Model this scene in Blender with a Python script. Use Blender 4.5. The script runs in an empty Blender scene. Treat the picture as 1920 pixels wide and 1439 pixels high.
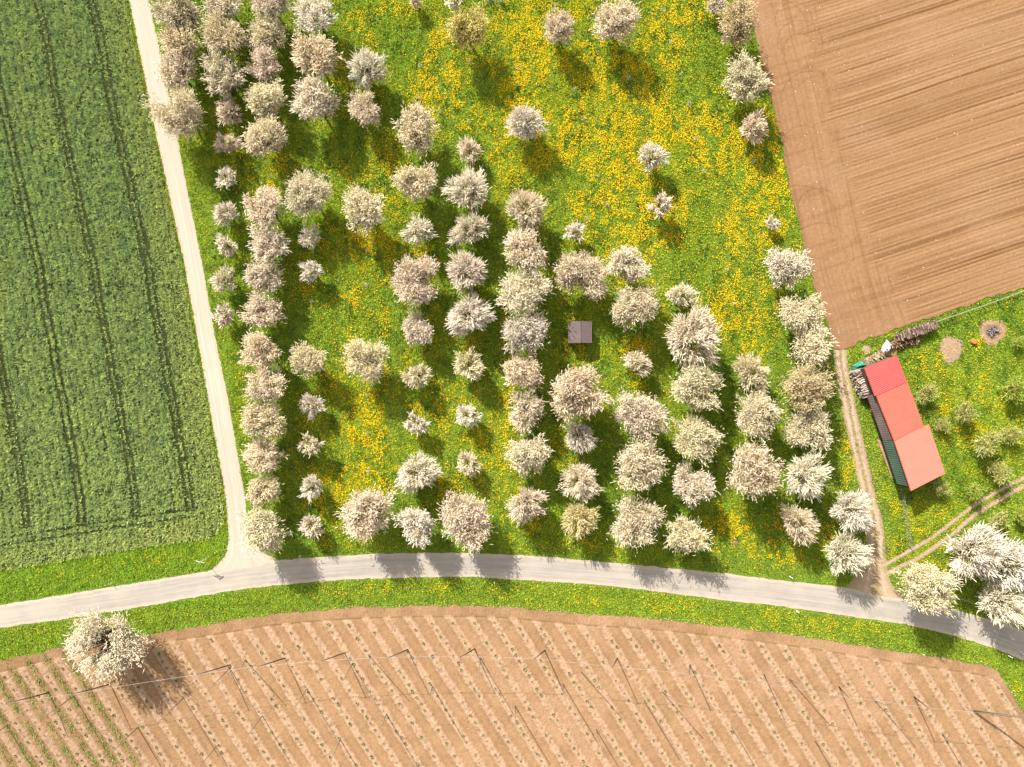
import bpy, math
import numpy as np
from mathutils import Vector

# ------------------------------------------------------------------ camera, light, exposure
H = 115.0            # camera height in metres
S = 0.09             # metres of ground per photo pixel
CX, CY = 960.0, 719.5
scene = bpy.context.scene
col = scene.collection
cam_d = bpy.data.cameras.new('camera')
cam = bpy.data.objects.new('camera', cam_d)
cam.location = (0, 0, H)
cam_d.sensor_width = 36.0
cam_d.lens = 36.0 * H / (1920 * S)
cam_d.clip_start = 1.0
cam_d.clip_end = 3000
col.objects.link(cam)
scene.camera = cam

SUN_EL = math.radians(34)
SH = np.array([0.51, -0.86]); SH /= np.linalg.norm(SH)      # direction shadows fall on the ground
w = bpy.data.worlds.new('World'); scene.world = w; w.use_nodes = True
nt = w.node_tree
sky = nt.nodes.new('ShaderNodeTexSky'); sky.sky_type = 'NISHITA'; sky.sun_disc = False
sky.sun_elevation = SUN_EL; sky.sun_rotation = math.atan2(-SH[0], -SH[1])
bg = nt.nodes['Background']; bg.inputs['Strength'].default_value = 0.13
sky.dust_density = 1.5
hs = nt.nodes.new('ShaderNodeHueSaturation'); hs.inputs['Saturation'].default_value = 0.15
wm = nt.nodes.new('ShaderNodeMix'); wm.data_type = 'RGBA'; wm.blend_type = 'MULTIPLY'; wm.inputs[0].default_value = 1.0
wm.inputs[7].default_value = (1.0, 0.94, 0.86, 1)          # camera white balance towards warm
nt.links.new(sky.outputs[0], hs.inputs['Color']); nt.links.new(hs.outputs[0], wm.inputs[6]); nt.links.new(wm.outputs[2], bg.inputs[0])
sl = bpy.data.lights.new('sun', 'SUN'); sl.energy = 4.5; sl.angle = math.radians(0.5); sl.color = (1.0, 0.93, 0.83)
so = bpy.data.objects.new('sun', sl); col.objects.link(so)
so.rotation_euler = Vector((SH[0]*math.cos(SUN_EL), SH[1]*math.cos(SUN_EL), -math.sin(SUN_EL))).to_track_quat('-Z', 'Y').to_euler()
scene.view_settings.view_transform = 'Standard'
scene.view_settings.look = 'None'
scene.view_settings.exposure = 1.57
scene.view_settings.gamma = 1.0

# ------------------------------------------------------------------ helpers
def W(px, py, z=0.0):
    k = S * (H - z) / H
    return ((px - CX) * k, (CY - py) * k, z)

def pix(x, y):
    return x / S + CX, CY - y / S

def tag(o, label=None, cat=None, group=None, kind=None):
    if label: o['label'] = label
    if cat: o['category'] = cat
    if group: o['group'] = group
    if kind: o['kind'] = kind
    return o

def link(o, parent=None):
    col.objects.link(o)
    if parent: o.parent = parent
    return o

def empty(name, loc, rz=0.0):
    o = bpy.data.objects.new(name, None); o.location = loc; o.rotation_euler = (0, 0, rz)
    o.empty_display_size = 0.3
    return link(o)

def obj_from(name, me, parent=None):
    return link(bpy.data.objects.new(name, me), parent)

_rt = np.random.RandomState(77).rand(8, 256, 256)
def vnoise(x, y, seed=0):
    t = _rt[seed % 8]
    xi = np.floor(x).astype(np.int64); yi = np.floor(y).astype(np.int64)
    fx = x - xi; fy = y - yi
    fx = fx*fx*(3-2*fx); fy = fy*fy*(3-2*fy)
    o = seed * 31
    a = t[(xi+o) & 255, (yi+o) & 255]; b = t[(xi+1+o) & 255, (yi+o) & 255]
    c = t[(xi+o) & 255, (yi+1+o) & 255]; d = t[(xi+1+o) & 255, (yi+1+o) & 255]
    return (a*(1-fx)+b*fx)*(1-fy) + (c*(1-fx)+d*fx)*fy

def fbm(x, y, seed=0, octv=4):
    s = 0; a = 0.5; tot = 0
    for i in range(octv):
        s = s + a*vnoise(x*2**i, y*2**i, seed+i); tot += a; a *= 0.5
    return s/tot

def smooth(a, b, x):
    t = np.clip((x-a)/(b-a), 0, 1)
    return t*t*(3-2*t)

def pip(px, py, poly):
    ins = np.zeros(px.shape, bool)
    n = len(poly); j = n-1
    for i in range(n):
        xi, yi = poly[i]; xj, yj = poly[j]
        if yi != yj:
            c = ((yi > py) != (yj > py)) & (px < (xj-xi)*(py-yi)/(yj-yi)+xi)
            ins ^= c
        j = i
    return ins

def dist_line(px, py, pts):
    d = np.full(px.shape, 1e9)
    for (x0, y0), (x1, y1) in zip(pts[:-1], pts[1:]):
        dx, dy = x1-x0, y1-y0
        t = np.clip(((px-x0)*dx+(py-y0)*dy)/(dx*dx+dy*dy), 0, 1)
        d = np.minimum(d, np.hypot(px-x0-t*dx, py-y0-t*dy))
    return d

def dense(pts, step=12):
    """Catmull-Rom resampling of a polyline"""
    P = np.array(pts, float)
    Q = np.vstack([2*P[0]-P[1], P, 2*P[-1]-P[-2]])
    out = []
    for i in range(1, len(Q)-2):
        n = max(2, int(np.hypot(*(Q[i+1]-Q[i]))/step))
        for k in range(n):
            t = k/n
            out.append(0.5*((2*Q[i]) + (-Q[i-1]+Q[i+1])*t + (2*Q[i-1]-5*Q[i]+4*Q[i+1]-Q[i+2])*t*t + (-Q[i-1]+3*Q[i]-3*Q[i+1]+Q[i+2])*t**3))
    out.append(P[-1])
    return np.array(out)

def mesh_np(name, verts, faces, k, mats, colors=None, smoothf=False, mi=None):
    """verts (n,3), faces flat index array of k-gons"""
    me = bpy.data.meshes.new(name)
    n = len(verts); f = len(faces)//k
    me.vertices.add(n); me.vertices.foreach_set('co', np.ascontiguousarray(verts, np.float32).ravel())
    me.loops.add(f*k); me.loops.foreach_set('vertex_index', np.ascontiguousarray(faces, np.int32))
    me.polygons.add(f)
    me.polygons.foreach_set('loop_start', np.arange(0, f*k, k, dtype=np.int32))
    me.polygons.foreach_set('loop_total', np.full(f, k, np.int32))
    if smoothf: me.polygons.foreach_set('use_smooth', np.ones(f, bool))
    if mi is not None: me.polygons.foreach_set('material_index', np.ascontiguousarray(mi, np.int32))
    if colors is not None:
        ca = me.color_attributes.new('tint', 'FLOAT_COLOR', 'POINT')
        c4 = np.ones((n, 4), np.float32); c4[:, :3] = colors
        ca.data.foreach_set('color', c4.ravel())
    for m in (mats if isinstance(mats, (list, tuple)) else [mats]): me.materials.append(m)
    me.update(calc_edges=True)
    return me

# mesh assembler for small objects
class MB:
    def __init__(s): s.v = []; s.f = []; s.m = []
    def add(s, vs, fs, m=0):
        o = len(s.v); s.v += [tuple(p) for p in vs]; s.f += [tuple(i+o for i in f) for f in fs]; s.m += [m]*len(fs)
    def box(s, c, sz, rz=0, m=0, tilt=None):
        hx, hy, hz = sz[0]/2, sz[1]/2, sz[2]/2
        vs = []
        for dx, dy, dz in ((-1,-1,-1),(1,-1,-1),(1,1,-1),(-1,1,-1),(-1,-1,1),(1,-1,1),(1,1,1),(-1,1,1)):
            p = Vector((dx*hx, dy*hy, dz*hz))
            if tilt: p.rotate(tilt)
            x = p.x*math.cos(rz)-p.y*math.sin(rz); y = p.x*math.sin(rz)+p.y*math.cos(rz)
            vs.append((c[0]+x, c[1]+y, c[2]+p.z))
        s.add(vs, [(0,3,2,1),(4,5,6,7),(0,1,5,4),(1,2,6,5),(2,3,7,6),(3,0,4,7)], m)
    def hexa(s, bot, top, m=0):
        """bottom & top rings of same length"""
        n = len(bot)
        fs = [tuple(range(n-1, -1, -1)), tuple(range(n, 2*n))] + [(i, (i+1) % n, n+(i+1) % n, n+i) for i in range(n)]
        s.add(list(bot)+list(top), fs, m)
    def tube(s, pts, rad, n=6, m=0, cap=True):
        pts = [Vector(p) for p in pts]
        if not isinstance(rad, (list, tuple)): rad = [rad]*len(pts)
        vs = []
        for i, p in enumerate(pts):
            d = (pts[min(i+1, len(pts)-1)] - pts[max(i-1, 0)]).normalized()
            a = d.orthogonal().normalized() if abs(d.z) < 0.9 else d.cross(Vector((1, 0, 0))).normalized()
            if i and (a.dot(la) < 0): a = -a
            la = a
            b = d.cross(a)
            for k in range(n):
                t = 2*math.pi*k/n
                vs.append(p + (a*math.cos(t)+b*math.sin(t))*rad[i])
        fs = []
        for i in range(len(pts)-1):
            for k in range(n):
                fs.append((i*n+k, i*n+(k+1) % n, (i+1)*n+(k+1) % n, (i+1)*n+k))
        if cap:
            fs.append(tuple(range(n-1, -1, -1))); fs.append(tuple((len(pts)-1)*n+k for k in range(n)))
        s.add(vs, fs, m)
    def build(s, name, mats, parent=None, smoothf=False):
        me = bpy.data.meshes.new(name); me.from_pydata(s.v, [], s.f)
        for m in (mats if isinstance(mats, (list, tuple)) else [mats]): me.materials.append(m)
        me.polygons.foreach_set('material_index', s.m)
        if smoothf: me.polygons.foreach_set('use_smooth', [True]*len(s.f))
        me.update()
        return obj_from(name, me, parent)

# ------------------------------------------------------------------ materials
class NB:
    def __init__(s, name, rough=0.9, spec=0.1):
        s.m = bpy.data.materials.new(name); s.m.use_nodes = True
        s.t = s.m.node_tree; s.b = s.t.nodes['Principled BSDF']
        s.b.inputs['Roughness'].default_value = rough
        s.b.inputs['Specular IOR Level'].default_value = spec
    def n(s, typ, **kw):
        nd = s.t.nodes.new(typ)
        for k, v in kw.items(): setattr(nd, k, v)
        return nd
    def l(s, a, b): s.t.links.new(a, b)
    def val(s, sock, v):
        if isinstance(v, (int, float)): sock.default_value = v
        elif isinstance(v, tuple): sock.default_value = v if len(v) == len(sock.default_value) else (*v, 1)
        else: s.l(v, sock)
    def noise(s, scale, vec=None, detail=3, rough=0.55):
        nd = s.n('ShaderNodeTexNoise'); nd.inputs['Scale'].default_value = scale
        nd.inputs['Detail'].default_value = detail; nd.inputs['Roughness'].default_value = rough
        if vec is not None: s.l(vec, nd.inputs['Vector'])
        return nd.outputs[0]
    def pos(s, scale=(1, 1, 1), rz=0):
        g = s.n('ShaderNodeNewGeometry'); mp = s.n('ShaderNodeMapping'); s.l(g.outputs['Position'], mp.inputs[0])
        mp.inputs['Scale'].default_value = scale; mp.inputs['Rotation'].default_value = (0, 0, rz)
        return mp.outputs[0]
    def mix(s, f, a, b, mode='MIX'):
        nd = s.n('ShaderNodeMix', data_type='RGBA', blend_type=mode)
        s.val(nd.inputs[0], f); s.val(nd.inputs[6], a); s.val(nd.inputs[7], b)
        return nd.outputs[2]
    def ramp(s, f, a=0.3, b=0.7, lo=0.0, hi=1.0):
        nd = s.n('ShaderNodeMapRange'); nd.inputs[1].default_value = a; nd.inputs[2].default_value = b
        nd.inputs[3].default_value = lo; nd.inputs[4].default_value = hi
        s.l(f, nd.inputs[0]); return nd.outputs[0]
    def color(s, c): s.val(s.b.inputs['Base Color'], c)
    def bump(s, h, strength=0.5, dist=0.05):
        nd = s.n('ShaderNodeBump'); nd.inputs['Strength'].default_value = strength; nd.inputs['Distance'].default_value = dist
        s.l(h, nd.inputs['Height']); s.l(nd.outputs[0], s.b.inputs['Normal'])

def m_plain(name, c, rough=0.85, var=0.25, scale=3.0, bump=0.0, spec=0.1, metal=0.0):
    b = NB(name, rough, spec); b.b.inputs['Metallic'].default_value = metal
    n = b.noise(scale, b.pos())
    b.color(b.mix(b.ramp(n, 0.3, 0.7), tuple(x*(1-var) for x in c), tuple(min(1, x*(1+var)) for x in c)))
    if bump: b.bump(n, bump, 0.03)
    return b.m

def m_tint(name, var=0.35, rough=0.9, spec=0.05, transl=0.0, scale=0):
    """colour attribute times a random factor per blade"""
    b = NB(name, rough, spec)
    a = b.n('ShaderNodeVertexColor', layer_name='tint')
    g = b.n('ShaderNodeNewGeometry')
    if scale:
        f = b.ramp(b.noise(scale, b.pos()), 0.25, 0.75, 1-var, 1+var)
    else:
        f = b.ramp(g.outputs['Random Per Island'], 0, 1, 1-var, 1+var)
    cmb = b.n('ShaderNodeCombineColor')
    for i in range(3): b.l(f, cmb.inputs[i])
    c = b.mix(1.0, a.outputs[0], cmb.outputs[0], 'MULTIPLY')
    b.color(c)
    if transl:
        tr = b.n('ShaderNodeBsdfTranslucent'); b.l(c, tr.inputs[0])
        mx = b.n('ShaderNodeMixShader'); mx.inputs[0].default_value = transl
        b.l(b.b.outputs[0], mx.inputs[1]); b.l(tr.outputs[0], mx.inputs[2])
        b.l(mx.outputs[0], b.t.nodes['Material Output'].inputs[0])
    return b

M_blade = m_tint('grass_blades', 0.35, transl=0.27).m
M_flower = m_tint('dandelion_petals', 0.18, transl=0.25).m
bs = m_tint('bare_soil', 0.10, rough=1.0, scale=3.0)
bs.bump(bs.noise(5.0, bs.pos(), 5, 0.7), 0.7, 0.06)
M_soil = bs.m

def ground_mat():
    b = NB('meadow_ground', 1.0, 0.0)
    c = b.mix(b.ramp(b.noise(0.6, b.pos(), 5), 0.35, 0.65), (0.085, 0.150, 0.016), (0.14, 0.215, 0.02))
    c = b.mix(b.ramp(b.noise(3.5, b.pos(), 4, 0.7), 0.4, 0.65), c, (0.055, 0.105, 0.014))
    b.color(c); b.bump(b.noise(4.0, b.pos(), 5, 0.7), 1.0, 0.15)
    return b.m
M_ground = ground_mat()

def road_mat(name, base, edge, streak, bumpd, contrast=0.5, edgew=0.1, mid=None):
    b = NB(name, 0.95, 0.1)
    uv = b.n('ShaderNodeUVMap', uv_map='run')
    sp = b.n('ShaderNodeSeparateXYZ'); b.l(uv.outputs[0], sp.inputs[0])
    mp = b.n('ShaderNodeMapping'); b.l(uv.outputs[0], mp.inputs[0]); mp.inputs['Scale'].default_value = (9, 0.045, 1)
    st = b.noise(1.0, mp.outputs[0], 4, 0.6)
    c = b.mix(b.ramp(st, 0.35, 0.65), base, streak)
    mp2 = b.n('ShaderNodeMapping'); b.l(uv.outputs[0], mp2.inputs[0]); mp2.inputs['Scale'].default_value = (30, 0.12, 1)
    c = b.mix(b.ramp(b.noise(1.0, mp2.outputs[0], 3), 0.5, 0.75, 0, contrast), c, tuple(x*0.72 for x in base))
    # worn paler margins
    d = b.n('ShaderNodeMath', operation='SUBTRACT'); b.l(sp.outputs[0], d.inputs[0]); d.inputs[1].default_value = 0.5
    a = b.n('ShaderNodeMath', operation='ABSOLUTE'); b.l(d.outputs[0], a.inputs[0])
    ad = b.n('ShaderNodeMath', operation='ADD'); b.l(a.outputs[0], ad.inputs[0])
    b.l(b.ramp(b.noise(0.7, b.pos(), 4), 0.2, 0.8, -0.09, 0.09), ad.inputs[1])
    c = b.mix(b.ramp(ad.outputs[0], 0.5-edgew*1.6, 0.5-edgew*0.3), c, edge)
    c = b.mix(b.ramp(b.noise(6.0, b.pos(), 4, 0.8), 0.3, 0.7, 0.0, 0.35), c, tuple(x*0.8 for x in base))
    c = b.mix(b.ramp(b.noise(0.25, b.pos(), 3), 0.4, 0.7, 0.0, 0.4), c, edge)
    if mid:
        am = b.n('ShaderNodeMath', operation='ADD'); b.l(a.outputs[0], am.inputs[0]); b.l(b.ramp(b.noise(1.6, b.pos(), 4, 0.7), 0.2, 0.8, -0.12, 0.12), am.inputs[1])
        c = b.mix(b.ramp(am.outputs[0], 0.04, 0.17, 0.85, 0.0), c, mid)
    b.color(c); b.bump(b.noise(9.0, b.pos(), 4, 0.8), 0.4, bumpd)
    return b.m
M_road = road_mat('asphalt_pale', (0.205, 0.190, 0.172), (0.33, 0.28, 0.225), (0.28, 0.255, 0.228), 0.01, 0.75, 0.10)
M_gravel = road_mat('gravel_cream', (0.36, 0.305, 0.255), (0.30, 0.245, 0.19), (0.265, 0.22, 0.18), 0.03, 0.6, 0.1)
M_dirt = road_mat('rut_dirt', (0.40, 0.305, 0.235), (0.20, 0.15, 0.085), (0.29, 0.21, 0.15), 0.04, 0.6, 0.22, (0.17, 0.13, 0.065))

# ------------------------------------------------------------------ outlines (photo pixels, put on the ground plane)
grav_L = dense([(205,-170),(242,0),(262,100),(287,225),(316,360),(346,500),(380,690),(405,832),(420,912),(427,975),(428,1020),(420,1045),(397,1068),(385,1074)])
grav_R = dense([(240,-170),(278,0),(302,107),(332,257),(352,360),(381,505),(405,640),(427,745),(447,862),(461,945),(466,990),(480,1025),(521,1051),(535,1056)])
road_T = dense([(-170,1165),(0,1135),(100,1119),(219,1099),(300,1086),(395,1070),(460,1060),(520,1051),(620,1044),(700,1039),(860,1037),(1000,1043),(1100,1051),(1197,1060),(1363,1076),(1440,1086),(1577,1101),(1647,1116),(1702,1126),(1790,1144),(1920,1182),(2090,1250)])
road_B = dense([(-170,1212),(0,1178),(118,1161),(290,1134),(380,1117),(480,1102),(605,1090),(700,1085),(860,1082),(940,1086),(1080,1094),(1197,1105),(1377,1128),(1440,1134),(1590,1155),(1715,1175),(1815,1200),(1920,1238),(2090,1305)])
hop_T = dense([(-170,1268),(0,1240),(71,1222),(132,1211),(274,1189),(395,1171),(517,1152),(662,1140),(837,1136),(940,1138),(1086,1151),(1232,1161),(1377,1177),(1500,1193),(1644,1216),(1779,1236),(1861,1252),(1888,1285),(1920,1339),(1985,1440),(2075,1590)])
brown_L = dense([(1358,-170),(1400,0),(1417,75),(1440,162),(1457,237),(1482,350),(1503,445),(1525,537),(1548,600),(1562,655)])
brown_B = dense([(1562,655),(1584,653),(1671,621),(1806,575),(1920,538),(2090,482)])
crop_B = dense([(-170,1092),(0,1069),(125,1050),(250,1030),(350,1016),(398,1008),(413,990)])
crop_R = grav_L[:-8] - np.array([5.5, 0])
crop_R = crop_R[crop_R[:, 1] < 985]
dirt_L = dense([(1562,655),(1566,690),(1577,760),(1590,820),(1605,890),(1618,950),(1624,1010),(1618,1055),(1600,1085),(1585,1104)])
dirt_R = dense([(1588,655),(1590,690),(1605,760),(1620,830),(1640,920),(1655,980),(1662,1040),(1664,1070),(1672,1095),(1702,1128)])
rutA = dense([(1655,1062),(1672,1052),(1747,1008),(1804,965),(1841,939),(1920,897),(2080,830)])
rutB = dense([(1655,1080),(1682,1066),(1729,1042),(1785,1002),(1832,963),(1879,935),(1920,912),(2080,845)])

P_grav = [tuple(p) for p in grav_L] + [tuple(p) for p in grav_R[::-1]]
P_road = [tuple(p) for p in road_T] + [tuple(p) for p in road_B[::-1]]
P_hop = [tuple(p) for p in hop_T] + [(2075,1600), (-170,1600)]
P_brown = [tuple(p) for p in brown_L] + [tuple(p) for p in brown_B] + [(2090,-170)]
P_crop = [(-170,-170)] + [tuple(p) for p in crop_R] + [tuple(p) for p in crop_B[::-1]]
P_dirt = [tuple(p) for p in dirt_L] + [tuple(p) for p in dirt_R[::-1]]

rng = np.random.RandomState(5)

# base ground
gm = MB(); gm.add([(-1500,-1500,0),(1500,-1500,0),(1500,1500,0),(-1500,1500,0)], [(0,1,2,3)])
tag(gm.build('ground', M_ground), kind='structure')

def strip(name, L, R, mat, z, jit=0.05):
    """a sheet between two outlines, with u across and v along in metres"""
    n = 260
    def res(P):
        d = np.r_[0, np.cumsum(np.hypot(*np.diff(P, axis=0).T))]
        t = np.linspace(0, d[-1], n)
        return np.c_[np.interp(t, d, P[:, 0]), np.interp(t, d, P[:, 1])]
    l, r = res(L), res(R); K = 7
    vs = []; uv = []
    ln = np.r_[0, np.cumsum(np.hypot(*np.diff((l+r)/2, axis=0).T))]*S
    jl, jr = rng.randn(n)*jit/S, rng.randn(n)*jit/S
    for i in range(n):
        dirn = (r[i]-l[i])/np.hypot(*(r[i]-l[i]))
        a = l[i]+dirn*jl[i]; b = r[i]+dirn*jr[i]
        for k in range(K):
            p = a+(b-a)*k/(K-1)
            x, y, _ = W(p[0], p[1]); vs.append((x, y, z+0.03*math.sin(math.pi*k/(K-1)))); uv.append((k/(K-1), ln[i]))
    fs = []
    for i in range(n-1):
        for k in range(K-1): fs.append((i*K+k, i*K+k+1, (i+1)*K+k+1, (i+1)*K+k))
    me = bpy.data.meshes.new(name); me.from_pydata(vs, [], fs); me.materials.append(mat)
    u = me.uv_layers.new(name='run')
    for lp in me.loops: u.data[lp.index].uv = uv[lp.vertex_index]
    me.polygons.foreach_set('use_smooth', [True]*len(fs)); me.update()
    if me.polygons[0].normal.z < 0: me.flip_normals()
    return tag(obj_from(name, me), kind='structure')

strip('gravel_track', grav_L, grav_R, M_gravel, 0.018)
strip('road', road_T, road_B, M_road, 0.03)
strip('dirt_track', dirt_L, dirt_R, M_dirt, 0.012)

def offset(P, d):
    t = np.gradient(P, axis=0); t /= np.hypot(t[:, 0], t[:, 1])[:, None]
    return P + np.c_[-t[:, 1], t[:, 0]]*d
M_rut = road_mat('rut_soil', (0.34, 0.255, 0.19), (0.20, 0.15, 0.085), (0.26, 0.19, 0.13), 0.04, 0.6, 0.25)
strip('wheel_rut', offset(rutA, -4), offset(rutA, 4.5), M_rut, 0.008)
strip('wheel_rut', offset(rutB, -4.5), offset(rutB, 5), M_rut, 0.0105)

# ------------------------------------------------------------------ soil fields: fine displaced grids
def soil_grid(name, x0, x1, y0, y1, step, poly, fn, z, kcol=(0.5, 0.46, 0.42)):
    """fn(px,py,x,y)->height,colour ; faces outside the polygon are dropped"""
    xs = np.arange(x0, x1, step); ys = np.arange(y0, y1, step)
    X, Y = np.meshgrid(xs, ys)
    px, py = pix(X, Y)
    h, c = fn(px, py, X, Y)
    nx, ny = len(xs), len(ys)
    wob = (vnoise(X*1.3, Y*1.3, 3)-0.5)*6 + (vnoise(X*0.3, Y*0.3, 4)-0.5)*5
    inside = pip(px+wob, py+wob*0.7, poly)
    idx = np.arange(nx*ny).reshape(ny, nx)
    q = np.stack([idx[:-1, :-1], idx[:-1, 1:], idx[1:, 1:], idx[1:, :-1]], -1)
    keep = inside[:-1, :-1] & inside[1:, 1:]
    q = q[keep]
    used = np.zeros(nx*ny, bool); used[q.ravel()] = True
    rem = np.cumsum(used)-1
    V = np.c_[X.ravel(), Y.ravel(), (z+h).ravel()][used]
    C = c.reshape(-1, 3)[used]*np.array(kcol)
    me = mesh_np(name, V, rem[q].ravel(), 4, M_soil, C, True)
    return tag(obj_from(name, me), kind='structure')
SOILK = 0.80

# hop field rows
RD = np.array([0.54, 0.842]); RD /= np.linalg.norm(RD)       # row direction in pixels (down right)
RN = np.array([RD[1], -RD[0]])                               # across the rows (right/up)
ROW = 33.0; ROW0 = (576*RN[0] + 1291*RN[1])                  # a pole row
def hop_top_y(px):
    return np.interp(px, hop_T[:-9, 0], hop_T[:-9, 1])
def hop_rc(px, py):
    bend = 0.00002*(py-1290)*(px-900)
    return (px*RN[0]+py*RN[1]-ROW0+bend)/ROW
def hop_fn(px, py, X, Y):
    c = hop_rc(px, py); a = px*RD[0]+py*RD[1]
    fr = np.abs(c-np.round(c))                                # 0 on ridge, 0.5 in the middle
    along = a*S
    e = (fbm(along*0.8, np.round(c)*7.3, 1)-0.5)*0.12 + (vnoise(X*3, Y*3, 2)-0.5)*0.07
    ridge = 1-smooth(0.14, 0.27, fr+e)
    top = py - hop_top_y(px)
    head = 1-smooth(19, 22, top + (vnoise(X*0.5, Y*0.5, 1)-0.5)*3)
    edge = smooth(0, 8, np.minimum((1985+(py-1440)*0.6)-px, 999))
    ridge = ridge*(1-head)
    clod = fbm(X*2.2, Y*2.2, 3, 4)
    fine = fbm(X*6, Y*6, 5, 2)
    hh = 0.02 + ridge*(0.14+0.12*(clod-0.3)) + 0.05*fine + 0.035*clod
    # wheel marks in the lanes and a plough line under the headland
    wl = np.exp(-((fr-0.30)/0.03)**2)*(1-head)
    hh = hh - 0.05*wl - 0.07*np.exp(-((top-21)/1.2)**2)
    # tyre lugs across the headland
    lug = np.sin(along*0+px*S*11.0+np.sin(py*S*9)*1.2)
    hh = hh + head*lug*0.018*smooth(2, 6, top)*smooth(20, 14, top)
    light = np.array([0.475, 0.335, 0.235]); dark = np.array([0.30, 0.185, 0.105]); mid = np.array([0.37, 0.235, 0.14])
    big = fbm(X*0.08, Y*0.08, 6, 3)
    t = np.clip(ridge*0.85+0.15*(clod-0.5)*2, 0, 1)[..., None]
    g = (smooth(0.2, 0.8, fbm(X*0.5, Y*0.5, 4, 4))*(0.6+0.4*(big > 0)))[..., None]
    cc = dark*(1-g)+mid*g
    # centre of each lane slightly paler and weedy
    ln = (np.exp(-((fr-0.5)/0.13)**2)*(1-head))[..., None]
    cc = cc*(1-0.35*ln)+np.array([0.37, 0.25, 0.14])*0.35*ln
    cc = cc*(1-t)+light*t
    pale = (smooth(0.52, 0.72, fbm(X*0.16+9, Y*0.16, 2, 3))*smooth(700, 1100, px)*0.5)[..., None]
    cc = cc*(1-pale)+np.array([0.45, 0.30, 0.20])*pale
    west = (smooth(600, 0, px)*0.16)[..., None]
    cc = cc*(1-west)
    cc = cc*(0.80+0.4*fine[..., None])*(1-0.22*smooth(0.60, 0.72, fbm(X*1.8, Y*1.8, 6, 3))*ridge)[..., None]
    cc = cc*(1-0.25*(np.exp(-((top-21)/1.3)**2))[..., None])
    return hh, cc
soil_grid('hop_field', *(W(-170,0)[0], W(2075,0)[0]), W(0,1600)[1], W(0,1130)[1], 0.125, P_hop, hop_fn, 0.01, (0.57, 0.545, 0.505))

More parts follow.
